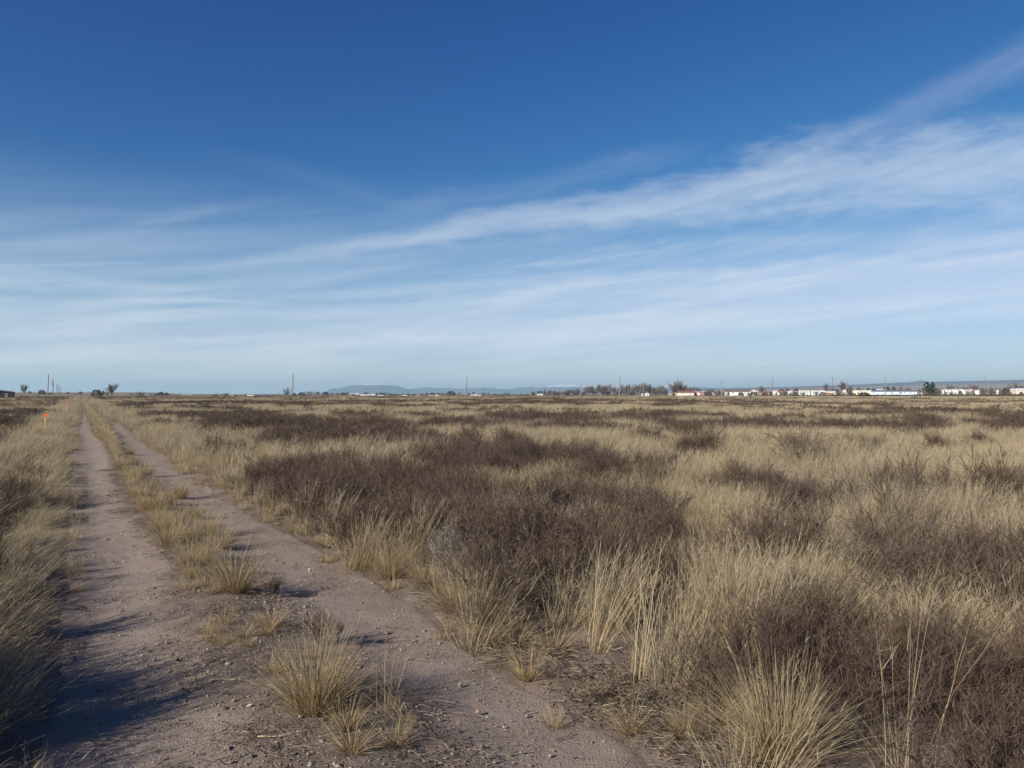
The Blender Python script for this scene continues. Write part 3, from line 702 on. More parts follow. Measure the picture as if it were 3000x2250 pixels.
# ------------------------------------------------------------------ brush: the largest shrubs each by itself, the rest as one mass
shr0 = [mesh_of('shrub', shrub_mesh(600 + i, .42 + .03 * (i % 4), .58 + .04 * (i % 3), 20, 260, 1900, 2600), M['shrub']) for i in range(9)]
shr1 = [mesh_of('shrub', shrub_mesh(640 + i, .6, .66, 16, 180, 900, 700, (.01, .008, .0065)), M['shrub']) for i in range(6)]
shr2 = [mesh_of('shrub', shrub_mesh(660 + i, 1.0, .70, 14, 120, 520, 0, (.022, .02, .018)), M['shrub']) for i in range(5)]
shr3 = [mesh_of('shrub', shrub_mesh(680 + i, 1.9, .70, 16, 120, 420, 0, (.06, .055, .05), (0, 0), 1.15), M['shrub']) for i in range(4)]
def brush_layer(y0, y1, dens, seed, blend, zs):
    xy, g = spread(y0, y1, dens, seed=seed); x, y = xy.T; b = brushiness(x, y)
    lo = np.clip((y - y0) / blend[0], 0, 1) if blend[0] else 1.0; hi = np.clip((y1 - y) / blend[1], 0, 1)
    ok = (g.random(len(x)) < b) & (g.random(len(x)) < lo) & (g.random(len(x)) < hi) & off_road(x, y, .28, .1) & (open_ground(x, y) < .4)
    xy, b = xy[ok], b[ok]; n_ = len(xy); s_ = g.uniform(.65, 1.25, n_) * (.8 + .25 * b)
    return xy, euler(g, n_, .09), scl3(s_, g.uniform(.72, 1.06, n_) * zs), b
def thin(xy, dmin):
    """drop shrubs standing inside one another"""
    keep_, cell = [], {}
    for i, (a, b) in enumerate(xy):
        c0 = (int(a // dmin), int(b // dmin)); ok = True
        for dx in (-1, 0, 1):
            for dy in (-1, 0, 1):
                for j in cell.get((c0[0] + dx, c0[1] + dy), ()):
                    if (xy[j][0] - a) ** 2 + (xy[j][1] - b) ** 2 < dmin * dmin: ok = False
        if ok: keep_.append(i); cell.setdefault(c0, []).append(i)
    return np.array(keep_, int)
xy, ro, sc, bb = brush_layer(1.6, 24, 7.0, 31, (0, 3), 1.0)
k_ = thin(xy, .34); xy, ro, sc, bb = xy[k_], ro[k_], sc[k_], bb[k_]
hx, hy = G(2275, 2228); k_ = ~((np.hypot(xy[:, 0] - hx, xy[:, 1] - hy) < .40) | ((np.abs(xy[:, 0] - hx * xy[:, 1] / hy) < .30) & (xy[:, 1] < hy)))       # room for the huge tussock
xy, ro, sc, bb = xy[k_], ro[k_], sc[k_], bb[k_]
inside = np.abs(xy[:, 0]) < .65 * xy[:, 1]
order = np.argsort(np.where(inside, xy[:, 1], xy[:, 1] + 100))
first = order[:300]; rest = order[300:]
zz = ground_at(xy[:, 0], xy[:, 1])
def shrub_words(x, y):
    s_, t_ = ST(x, y); px, py = PX(np.array([x]), np.array([y])); px, py = px[0], py[0]
    if t_ < 0: return 'dark twiggy shrub in the tall grass left of the track, ' + ('by the camera' if py > 1560 else 'farther along'), 'shrubs left of the track'
    if near_thicket(np.array([x]), np.array([y]))[0] > .4:
        return 'brown leafless shrub in the nearest thicket, ' + ('behind the huge golden tussock' if px < 2480 else 'around the tall bright canes' if px < 2800 else 'at the right edge of the picture'), 'shrubs of the nearest thicket'
    dep = 'front' if py > 1560 else 'middle' if py > 1390 else 'back'
    if px < 2010:
        under = 'left of the tall pale pole' if px < 860 else 'below the blue mountain' if px < 1340 else 'below the snowy range' if px < 1680 else 'below the tree line'
        return 'dark brown shrub in the %s of the trackside thicket, %s' % (dep, under), 'shrubs of the thicket right of the track'
    under = 'below the white mobile home' if px < 2270 else 'below the white trailers' if px < 2560 else 'below the blue trailer' if px < 2700 else 'below the far right houses'
    return 'dark twiggy shrub in the %s of the pale grass, %s' % (dep, under), 'shrubs scattered in the pale grass'
for i in first:
    o = link('shrub', shr0[i % len(shr0)], None, (xy[i, 0], xy[i, 1], zz[i] - .005)); o.rotation_euler = ro[i]; o.scale = sc[i]
    lb, gr = shrub_words(*xy[i]); tag(o, lb, 'shrub', gr)
parts_ = []
if len(rest): scatter('brush', 'dark brown leafless brush of the thickets farther off', shr0, P3(xy[rest]), ro[rest], sc[rest], rest % len(shr0))
# the taller line of brush along the far side, before the houses
xy, g = spread(392, 432, .16, 20, 35); px, py = PX(xy[:, 0], xy[:, 1])
ok = g.random(len(xy)) < np.interp(px, [0, 1500, 1950, 2150, 2400, 3200], [.0, .25, .5, .45, .9, 1]) * (.35 + .9 * N1.fbm(xy[:, 0] * .06, xy[:, 1] * .06)); xy, px = xy[ok], px[ok]; n_ = len(xy)
hh = np.interp(px, [0, 1950, 2200, 2450, 2700, 3200], [1.0, 1.15, 1.15, 1.6, 2.1, 2.5]) * g.uniform(.7, 1.15, n_)
scatter('brush', 'dark line of brush in front of the far houses', shr3, P3(xy), euler(g, n_, .05), scl3(np.full(n_, .8), hh / .8 * 1.0), np.arange(n_) % len(shr3))
for y0, y1, dn, sd, bl, pr, zs_ in ((20.5, 52, 2.8, 32, (3.5, 6), shr1, .84), (46, 150, .9, 33, (6, 20), shr2, .70), (130, 440, .17, 34, (20, 30), shr3, .62)):
    xy, ro, sc, bb = brush_layer(y0, y1, dn, sd, bl, zs_)
    scatter('brush', 'dark brown leafless brush across the prairie', pr, P3(xy), ro, sc, np.arange(len(xy)) % len(pr))

# ------------------------------------------------------------------ litter, gravel, stones, sticks
lit = [mesh_of('litter', litter_mesh(700 + i) if i % 2 else litter_mesh(700 + i, 150, .2, (.012, .05), .003), M['litter']) for i in range(6)]
xy, g = spread(1.5, 17, 34, 1.5, 51)
x, y = xy.T; s_, t_ = ST(x, y)
onroad = road_mask(x, y, -.05)
pl = np.where(onroad, .06 + 1.1 * in_median(s_, t_, .08) * (.3 + .7 * N4.fbm(x * 2, y * 2)), .4)
pl = np.maximum(pl, open_ground(x, y) * .95 * (t_ > right_edge(s_) + .06)) + .4 * (np.abs(t_ - right_edge(s_)) < .22) * N2.fbm(x * 2.5, y * 2.5)
pl = np.maximum(pl, near_thicket(x, y) * .95 * (t_ > right_edge(s_) + .06))
pl = pl * np.where(onroad & ~in_median(s_, t_, .14), .35, 1.0)
ok = g.random(len(x)) < pl; xy = xy[ok]; n_ = len(xy)
scatter('plant_litter', 'dead stems and leaf litter on the soil', lit, P3(xy) + np.array([0, 0, .004]), np.stack([np.zeros(n_), np.zeros(n_), g.random(n_) * 6.28], 1), scl3(g.uniform(.5, 1.2, n_), g.uniform(.6, 1.3, n_)), g.integers(0, 6, n_))
xy, g = spread(2.2, 8.5, 95, 1.0, 57); sq, tq = ST(*xy.T); ok = g.random(len(xy)) < open_ground(*xy.T) * 1.1 * sstep(tq - right_edge(sq), .04, .22); xy = xy[ok]; n_ = len(xy)
scatter('plant_litter', 'dark matted dead stems beside the track', lit, P3(xy) + np.array([0, 0, .008]), np.stack([g.normal(0, .15, n_), g.normal(0, .15, n_), g.random(n_) * 6.28], 1), scl3(g.uniform(.6, 1.3, n_), g.uniform(.8, 2.2, n_)), g.integers(0, 6, n_))
M['stone_pale'] = paint('pale_stone', (.34, .29, .25), .85, .25, 30); M['stone_grey'] = paint('grey_stone', (.2, .17, .15), .85, .3, 30); M['stone_red'] = paint('reddish_stone', (.28, .19, .145), .85, .25, 30)
M['stone_dark'] = paint('dark_stone', (.11, .09, .08), .85, .3, 30)
peb = [rock_mesh('pebble', 800 + i, M[m_], .65, 1) for i, m_ in enumerate(('stone_grey', 'stone_red', 'stone_pale', 'stone_dark', 'stone_grey', 'stone_red'))]
xy, g = spread(1.6, 16, 950, .6, 52, .66); x, y = xy.T; s_, t_ = ST(x, y)
dens_ = road_mask(x, y, .0) * (.22 + .6 * in_median(s_, t_, .15) * sstep(8 - s_, 0, 4) + .5 * sstep(N3.fbm(x * 1.6, y * 1.6), .5, .62)) * np.clip(1.25 - y / 16, .2, 1)
ok = g.random(len(x)) < dens_; xy = xy[ok]; n_ = len(xy)
sz = np.clip(np.exp(g.normal(math.log(.0042), .55, n_)), .0018, .018)
scatter('gravel', 'loose gravel on the dirt track', peb, P3(xy) + (.004 + .25 * sz)[:, None] * np.array([0, 0, 1]), euler(g, n_, .5), scl3(sz, np.ones(n_)), g.integers(0, 6, n_))

# ------------------------------------------------------------------ tussocks one can point at
def place(name, me, px, py, scale, rz, label, cat, group=None, dz=-.004, tilt=(0, 0)):
    x, y = G(px, py); o = link(name, me, None, (x, y, ground_at(x, y)[0] + dz)); o.rotation_euler = (tilt[0], tilt[1], rz); o.scale = scale if hasattr(scale, '__len__') else (scale,) * 3
    return tag(o, label, cat, group)
bun = [mesh_of('grass_tussock', bunch(900 + i, 420, .085), M['gold']) for i in range(5)]
big = mesh_of('grass_tussock', bunch(930, 620, .11, (.24, .47), .0030, (.05, 1.2), (.0, .75), (.10, .05), 40, (.42, .60)), M['gold'])
big2 = mesh_of('grass_tussock', bunch(931, 900, .12, (.3, .58), .0032, (.05, 1.15), (.05, .8), (.16, .05), 50, (.5, .75)), M['gold'])
fan = [mesh_of('grass_tussock', bunch(940 + i, 130, .04, (.12, .26), .0028, (.5, 1.3), (.1, .6), (.06, .02), 6, (.2, .32)), M['gold']) for i in range(4)]
pale = [mesh_of('grass_clump', tall_tuft(950 + i, 120, .10, (.4, .72), .0034, 5, .7), M['straw']) for i in range(4)]
can = [mesh_of('cane_clump', canes(960 + i, (30, 26, 34, 15)[i], (.45, .9), .0034 if i < 3 else .0028, .10, (0, .38 if i < 3 else .6)), M['cane']) for i in range(4)]
dark = [mesh_of('dead_tussock', bunch(970 + i, 240, .08, (.1, .24), .0032, (.5, 1.4), (.1, .7), (.05, 0), 4, (.2, .3)), M['litter']) for i in range(3)]
stub = mesh_of('dead_shrub', shrub_mesh(980, .30, .24, 14, 110, 700, 500), M['litter'])
place('grass_tussock', big, 925, 2088, .92, .4, 'large golden tussock with wispy grey tips on the crown of the track near the camera', 'grass tussock')
place('grass_tussock', big2, 2275, 2228, .8, 1.2, 'huge golden fountain shaped tussock at the bottom edge beside the thicket', 'grass tussock')
place('grass_tussock', bun[0], 690, 1738, 1.0, 0, 'golden tussock with tall straight stalks at the near end of the grassy crown', 'grass tussock')
place('grass_tussock', fan[0], 1015, 2150, .8, .3, 'small drooping tussock just below the large golden tussock', 'grass tussock')
place('grass_tussock', fan[1], 1030, 2216, .85, 2.2, 'lower of two small drooping tussocks on the crown of the track', 'grass tussock')
place('grass_tussock', fan[2], 1160, 2190, .7, 4.0, 'small sparse tussock with one tall stalk right of the drooping tussocks', 'grass tussock')
place('grass_tussock', fan[3], 800, 1846, .85, 1.0, 'small pale tussock alone on the crown above the dark dead shrub', 'grass tussock')
place('grass_tussock', fan[1], 716, 1876, .6, 3.0, 'low pale tuft of grass left of the small pale tussock', 'grass tussock')
place('grass_tussock', bun[1], 1145, 1684, .92, .9, 'bright golden tussock on the right edge of the track', 'grass tussock')
place('grass_tussock', bun[2], 1248, 1712, .72, 2.0, 'smaller golden tussock on the right edge nearest the grey brush', 'grass tussock')
place('grass_clump', pale[0], 1222, 1640, 1.0, .0, 'tall pale clump leaning right beside the bright golden tussock', 'grass clump', None, -.004, (0, .2))
place('grass_clump', pale[1], 905, 1556, 1.05, .4, 'pale upright clump at the right edge where the verge starts', 'grass clump')
place('grass_clump', pale[2], 968, 1588, 1.0, .1, 'pale leaning clump just right of the upright edge clump', 'grass clump', None, -.004, (0, .12))
place('grass_clump', pale[3], 1062, 1652, .9, -.3, 'thin pale clump left of the bright golden tussock', 'grass clump')
place('cane_clump', can[0], 1745, 1905, .85, 0, 'sheaf of tall pale canes left of the tall sheaf', 'cane clump', None, -.004, (0, .2))
place('cane_clump', can[1], 1880, 2000, .9, .3, 'tall sheaf of pale canes fanning up beside the littered ground', 'cane clump', None, -.004, (0, .14))
place('cane_clump', can[2], 2015, 1998, .85, -.2, 'tight leaning sheaf of straw canes right of the fanning sheaf', 'cane clump', None, -.004, (0, .2))
place('cane_clump', can[3], 2660, 2262, 1.05, .2, 'loose bunch of tall bright canes in front of the nearest thicket', 'cane clump')
place('cane_clump', can[0], 1130, 2100, .48, 1.2, 'short stiff straw stalks beside the large golden tussock', 'cane clump')
place('cane_clump', can[2], 1190, 2118, .34, 2.9, 'flattened straw stalks at the right foot of the large golden tussock', 'cane clump', None, -.004, (0, .5))
place('grass_tussock', fan[0], 1510, 1888, 1.0, .2, 'low fan of dry grass at the littered right edge of the track', 'grass tussock')
place('grass_tussock', fan[1], 1622, 1915, 1.1, 1.1, 'low spreading fan of grass under the pale cane sheaf', 'grass tussock')
place('grass_tussock', fan[2], 1545, 1972, 1.0, 2.4, 'grey fan of grass nearest the track edge', 'grass tussock')
place('grass_tussock', fan[3], 1845, 2125, .8, .6, 'small yellow tuft in the litter near the right edge', 'grass tussock')
place('grass_tussock', bun[3], 2000, 2146, .42, .6, 'small golden tussock in the litter left of the huge tussock', 'grass tussock')
place('grass_tussock', fan[2], 2085, 2115, .9, .6, 'thin tuft of grass left of the huge golden tussock', 'grass tussock')
place('dead_shrub', stub, 940, 1888, 1.0, .4, 'low dark reddish dead shrub lying on the crown of the track', 'shrub')
place('dead_shrub', stub, 800, 1740, .8, 2.4, 'low dark dead shrub at the foot of the tall stalked tussock', 'shrub')
for i, (px, py, sc, lb) in enumerate(((1610, 1975, .8, 'flattened dark dead shrub below the low fans of grass'), (1760, 2040, .95, 'dark matted dead shrub in front of the pale cane sheaf'), (1930, 2075, 1.0, 'dark dead shrub in the litter under the long stalks'),
                                      (2060, 2140, .8, 'flattened grey dead shrub left of the huge tussock'), (2120, 2050, 1.0, 'matted dead shrub at the left foot of the nearest thicket'), (1440, 1870, .7, 'small flattened dead shrub on the right edge of the track'))):
    place('dead_shrub', stub, px, py, (sc, sc, sc * .55), i * 1.9, lb, 'shrub')
# the tussocks along the grassy crown, nearest first
ORD = 'first second third fourth fifth sixth seventh eighth ninth tenth eleventh twelfth thirteenth fourteenth fifteenth sixteenth seventeenth eighteenth nineteenth twentieth twenty-first twenty-second twenty-third twenty-fourth twenty-fifth twenty-sixth'.split()
CROWN = [(560, 1668), (612, 1640), (648, 1600), (500, 1606), (560, 1586), (610, 1560), (470, 1560), (525, 1540), (575, 1512), (440, 1500), (490, 1480), (530, 1455), (400, 1462), (440, 1440), (395, 1408), (430, 1392), (355, 1378), (395, 1362), (345, 1342), (380, 1330), (330, 1312), (358, 1300), (310, 1286), (335, 1276), (640, 1690), (560, 1700)]
for i, (px, py) in enumerate(sorted(CROWN, key=lambda q: -q[1])):
    place('grass_tussock', bun[i % 5], px, py, (.62 + .3 * ((i * 37) % 10) / 10) * (1.0 if i > 1 else .6), i * 1.7, ORD[i] + ' golden tussock of the crown between the ruts, counted from its near end', 'grass tussock', 'tussocks along the crown of the track')
EDGE = [(860, 1530), (800, 1505), (752, 1480), (705, 1455), (668, 1436), (630, 1412), (600, 1392), (575, 1372), (545, 1350), (520, 1336), (1010, 1618), (1100, 1660), (1290, 1740), (1335, 1790), (1385, 1850), (1440, 1880), (1180, 1660), (1420, 1800)]
for i, (px, py) in enumerate(sorted(EDGE, key=lambda q: -q[1])):
    place('grass_clump', (pale[i % 4] if i % 3 else bun[i % 5]), px + 6, py, .62 + .3 * ((i * 53) % 10) / 10, i * 1.3, ORD[i] + ' dry grass clump along the right edge of the track, counted from the camera', 'grass clump', 'clumps along the right edge of the track', -.004, (0, .08))
g = np.random.default_rng(77)
for i in range(26):
    s_ = 3.0 + 22 * (i / 26) ** 1.5; x, y = XY(s_, left_edge(s_) - .34 - .2 * g.random()); px, py = PX(np.array([x]), np.array([y]))
    place('grass_clump', (pale[i % 4] if i % 2 else bun[i % 5]), px[0], py[0], .40 + .3 * g.random(), i * 1.9, ORD[i] + ' dry grass clump along the left edge of the track, counted from the camera', 'grass clump', 'clumps along the left edge of the track', -.004, (0, .1))
# grey brush at the right edge, and the tall brush outside the frame whose shade lies over the near track
gsh = [mesh_of('shrub', shrub_mesh(1000 + i, .5, .46, 18, 170, 900, 500, (.007, .0045, .003)), M['greytwig']) for i in range(2)]
place('shrub', gsh[0], 1370, 1738, 1.1, .3, 'grey tangled low shrub behind the smaller golden tussock', 'shrub')
place('shrub', gsh[1], 1320, 1690, 1.0, 1.3, 'grey twiggy shrub just above the tangled one', 'shrub')
place('shrub', gsh[0], 1460, 1770, .9, 2.3, 'grey shrub at the foot of the leaning pale grass', 'shrub')
tallb = [mesh_of('shrub', shrub_mesh(1010 + i, .42, .72, 30, 380, 3000, 4500), M['shrub']) for i in range(2)]
for i, (x, y, sc) in enumerate(((-3.15, 3.2, 1.3), (-3.55, 3.75, 1.3), (-2.7, 2.75, .95), (-4.2, 4.55, 1.3), (-4.8, 5.3, 1.25), (-3.7, 3.3, 1.45), (-2.85, 3.45, .8))):
    o = link('shrub', tallb[i % 2], None, (x, y, ground_at(x, y)[0])); o.rotation_euler = (0, 0, i * 2.1); o.scale = (sc,) * 3
    tag(o, 'tall dark brush at the near left corner shading the track', 'shrub', 'tall shrubs at the near left corner')
# open shrubs that stand out of the grass
opn = [mesh_of('shrub', shrub_mesh(1020 + i, .62, .82, 14, 150, 800, 600, (.008, .006, .0042), (.05, .02), .95), M['shrub']) for i in range(3)]
place('shrub', opn[0], 2630, 1566, 1.15, .4, 'open branched shrub alone in the grass at the right, thin twigs showing', 'shrub')
place('shrub', shr0[2], 2035, 1308, 1.5, .4, 'dense round dark shrub alone in pale grass in mid field', 'shrub')
place('shrub', shr0[4], 2010, 1306, 1.25, 1.4, 'low dark shrub leaning against the round one in mid field', 'shrub')
place('shrub', opn[1], 2360, 1404, 1.25, .9, 'wide dark shrub with feathery branches leaning right', 'shrub')
place('shrub', opn[2], 2880, 1530, 1.2, 1.9, 'tall open shrub near the right edge above the dark thicket', 'shrub')
place('shrub', opn[0], 2345, 1755, .9, 2.9, 'pointed brown shrub at the upper left of the nearest thicket', 'shrub')

# ------------------------------------------------------------------ stones and sticks
stone_m = [rock_mesh('stone', 1100 + i, M[k], .6, 2) for i, k in enumerate(('stone_pale', 'stone_grey', 'stone_red', 'stone_pale', 'stone_grey'))]
def stone(px, py, size, k, label, group=None):
    x, y = G(px, py); o = link('stone', stone_m[k], None, (x, y, ground_at(x, y)[0] + size * .14)); o.scale = (size * .85, size * .85, size * .72)
    o.rotation_euler = (g.normal(0, .2), g.normal(0, .2), g.random() * 6.28); tag(o, label, 'stone', group)
stone(736, 2068, .020, 0, 'white stone left of the large golden tussock')
stone(947, 2182, .020, 1, 'pale grey stone between the crown and the small drooping tussock')
stone(668, 2178, .022, 3, 'flat white stone low on the left rut')
stone(671, 1948, .022, 0, 'whitish stone at the left border of the crown')
stone(712, 1800, .027, 2, 'reddish stone on the bare ground below the tall stalked tussock')
stone(441, 1747, .017, 3, 'small pale stone alone in the left rut')
stone(913, 2244, .022, 0, 'pale stone at the bottom edge of the crown')
stone(741, 2206, .02, 1, 'dark grey stone beside the flat white one')
stone(896, 1766, .02, 3, 'small white stone in the right rut')
stone(1160, 1795, .016, 2, 'small tan stone in the right rut below the golden tussock')
stone(359, 1775, .018, 1, 'grey stone in the left rut')
for i in range(70):
    s_ = 3.2 + 9 * g.random() ** 1.7; mid_ = g.random() < .65
    t_ = (g.uniform(med_left(s_) - .1, med_right(s_) + .1) if mid_ else g.uniform(.05, right_edge(s_)))
    x, y = XY(s_, t_); px, py = PX(np.array([x]), np.array([y]))
    stone(px[0], py[0], g.uniform(.006, .0115), int(g.integers(0, 5)), 'small stone among the gravel of the track', 'small stones on the track')
def stick_mesh(seed, L, w_):
    q = np.random.default_rng(seed); mb = MB(); p = Vector((-L / 2, 0, w_)); d = 0.0; n_ = 6
    for i in range(n_):
        d += q.normal(0, .22); nx = p + Vector((math.cos(d), math.sin(d), 0)) * (L / n_); nx.z = w_ + abs(q.normal(0, w_ * .8))
        mb.tube(p, nx, w_ * (1 - .09 * i), w_ * (1 - .09 * (i + 1)), 6); p = nx
        if i in (2, 4): e_ = d + q.choice((-.8, .8)); mb.tube(nx, nx + Vector((math.cos(e_), math.sin(e_), .15)) * L * .16, w_ * .55, w_ * .3, 5)
    return mb
M['stick'] = paint('dark_stick', (.10, .08, .068), .9, .3, 20); M['straw_stick'] = paint('straw_stalk', (.5, .39, .22), .8, .2, 20); M['greystick'] = paint('grey_stick', (.2, .175, .155), .9, .3, 20)
STICKS = [(1530, 2180, .16, .003, 'stick', .5, 'dark forked stick lying on the right rut near the bottom edge'), (1880, 2060, .42, .0032, 'straw_stick', .18, 'long pale stalk lying across the litter in front of the canes'),
          (1990, 2035, .34, .003, 'straw_stick', -.1, 'long straw stalk lying right of the first long stalk'), (1890, 2082, .12, .005, 'stick', 1.0, 'charred dark stub leaning in the litter'),
          (1990, 2170, .24, .0032, 'straw_stick', .35, 'orange tan stalk lying left of the huge tussock'), (1250, 1735, .34, .0045, 'greystick', -.35, 'bleached grey branch at the foot of the grey shrub'),
          (1160, 1822, .2, .003, 'stick', -.15, 'thin brown stick on the right edge of the track'), (1350, 2170, .2, .003, 'stick', .7, 'dark twig on the right rut below the flattened stalks'),
          (830, 2160, .22, .0028, 'straw_stick', .1, 'pale stalk lying on the crown left of the drooping tussocks'), (1545, 2066, .07, .004, 'stick', .9, 'short dark twig on the right rut'),
          (1660, 2140, .12, .0035, 'stick', .4, 'bent dark twig by the sandy right edge'), (1620, 2045, .07, .0035, 'stick', 1.2, 'small dark twig at the sandy right edge'),
          (560, 2215, .22, .003, 'stick', .3, 'dark stick lying in the left rut by the bottom edge'), (660, 1990, .14, .0024, 'straw_stick', .2, 'thin straw on the left rut beside the whitish stone')]
for i, (px, py, L, w_, mt, rz, lb) in enumerate(STICKS):
    x, y = G(px, py); o = stick_mesh(1200 + i, L, w_).build('stick', M[mt]); o.location = (x, y, ground_at(x, y)[0] + .004); o.rotation_euler = (0, 0, rz); tag(o, lb, 'stick')

# ------------------------------------------------------------------ survey stakes
def stake(px, ytop, D, label, flip=1):
    x = (px - 1500) / F * D; top = CAMH + (HZ - ytop) / F * D; zb = ground_at(x, D)[0]
    r = empty('survey_stake', (x, D, zb), .25); tag(r, label, 'survey stake', 'orange topped survey stakes by the track'); r.rotation_euler = (0, R(2.5), .3)
    h = top - zb
    m1 = MB(); m1.box(-.03, .03, -.009, .009, -.05, h - .12); m1.build('lath', M['lath'], r)
    m2 = MB(); m2.box(-.029, .029, -.011, .011, h - .12, h); m2.build('painted_top', M['orange'], r)
    m3 = MB()
    m3.add([(-.035, -.013, h - .015), (.035, -.013, h - .01), (.075 * flip, -.02, h - .03), (.115 * flip, -.03, h - .13), (.085 * flip, -.03, h - .16), (.06 * flip, -.02, h - .075), (-.035, -.013, h - .075)],
           [(0, 1, 5, 6), (1, 2, 5), (2, 3, 4, 5)])
    m3.add([(-.035, .013, h - .015), (.035, .013, h - .01), (.035, .013, h - .075), (-.035, .013, h - .075)], [(0, 1, 2, 3)])
    o = m3.build('flagging_ribbon', M['orange'], r)
    sd = o.modifiers.new('thick', 'SOLIDIFY'); sd.thickness = .003
stake(131, 1211, 28.5, 'nearer survey stake with orange ribbon in the grass left of the track')
stake(194, 1179, 60, 'farther survey stake with orange ribbon near the far end of the track')

# ------------------------------------------------------------------ power poles
def pole(x, ytop, D, label, lean=0.0, arm=0, gear=0, dark_=0, group='power poles along the far side of the field'):
    X = (x - 1500) / F * D; zt = CAMH + (HZ - ytop) / F * D; zb = ground_at(X, D)[0] - .2
    r = empty('power_pole', (X, D, zb)); r.rotation_euler = (0, lean, 0); tag(r, label, 'power pole', group)
    h = zt - zb; m1 = MB(); m1.tube((0, 0, 0), (0, 0, h), .21, .15, 10); m1.build('shaft', M['poledark' if dark_ else 'pole'], r)
    m2 = MB(); m2.tube((0, 0, h), (0, 0, h + .22), .05, .05, 6); m2.tube((0, 0, h + .22), (0, 0, h + .30), .07, .03, 6); m2.build('insulator', M['insul'], r)
    m3 = MB(); m3.tube((.1, 0, h - 1.3), (.34, 0, h - 1.3), .04, .04, 6); m3.tube((.3, 0, h - 1.35), (.3, 0, h - 1.15), .055, .04, 6); m3.build('neutral_bracket', M['insul'], r)
    for k in range(arm):
        z_ = h - .35 - 2.2 * k; w_ = 1.5 - .5 * k
        a_ = MB(); a_.box(-w_, w_, -.17, -.06, z_ - .07, z_ + .07); ar_ = a_.build('crossarm', M['poledark'], r)
        for q in (-.9, -.45, .45, .9):
            i_ = MB(); i_.tube((q * w_, -.115, z_ + .07), (q * w_, -.115, z_ + .26), .05, .05, 6); i_.build('insulator', M['insul'], ar_)
    if gear:
        t_ = MB(); t_.tube((-.42, -.1, h - 2.6), (-.42, -.1, h - 1.7), .26, .26, 10); t_.tube((-.42, -.1, h - 1.7), (-.42, -.1, h - 1.45), .06, .05, 6); t_.box(-.2, -.05, -.1, .1, h - 2.4, h - 1.9); t_.build('transformer', M['metal'], r)
pole(139, 1096, 312, 'tallest power pole of the row at the far left, leaning slightly', .045, group='power poles of the row at the far left')
pole(155, 1110, 322, 'power pole carrying a grey transformer, second in the left row', 0, 0, 1, group='power poles of the row at the far left')
pole(166.5, 1123, 430, 'third power pole of the left row counted from the tallest', group='power poles of the row at the far left')
pole(172, 1130, 560, 'fourth power pole of the left row counted from the tallest', dark_=1, group='power poles of the row at the far left')
pole(176.7, 1133, 640, 'last and smallest power pole of the left row', dark_=1, group='power poles of the row at the far left')
pole(855.5, 1096, 290, 'tall pale power pole left of the blue mountain', .05)
pole(1365, 1103, 292, 'tall power pole right of the blue mountain', .04)
pole(1554, 1131, 420, 'short power pole in front of the snowy range', 0)
pole(1615, 1142, 560, 'small thin power pole at the start of the tree line', 0, dark_=1)
pole(1702, 1124, 400, 'power pole before the left part of the tree line', 0)
pole(1814, 1104, 292, 'tall power pole standing in front of the tree line', .045)
pole(1885, 1121, 420, 'power pole beside the small white hoop shed', 0)
pole(2114.5, 1114, 372, 'power pole left of the white mobile home', 0)
pole(2263, 1108, 640, 'power pole behind the orange house', 0, dark_=1)
pole(2439, 1104, 760, 'tall transmission pole with two crossarms behind the trailers', 0, 2, dark_=1)
pole(2594, 1097, 370, 'power pole in front of the pale blue trailer', 0)
pole(2887, 1106, 760, 'distant power pole behind the houses at the far right', 0, 1, dark_=1)
pole(2097.6, 1129, 700, 'thin pole behind the dark blue shed', 0, dark_=1)
for x, yt, D in ((817, 1146, 800), (1384, 1146, 800), (1401, 1143, 760), (1420, 1138, 680), (1432, 1147, 820), (526.5, 1147, 900), (543, 1147, 900), (556, 1148, 900), (574.5, 1152, 950), (592, 1152, 950), (611, 1150, 950), (635, 1147, 950), (261, 1146, 700), (34, 1142, 700), (2303, 1127, 900), (2412, 1127, 800)):
    pole(x, yt, D, 'tiny distant power pole on the skyline', 0, dark_=1, group='tiny distant power poles on the skyline')

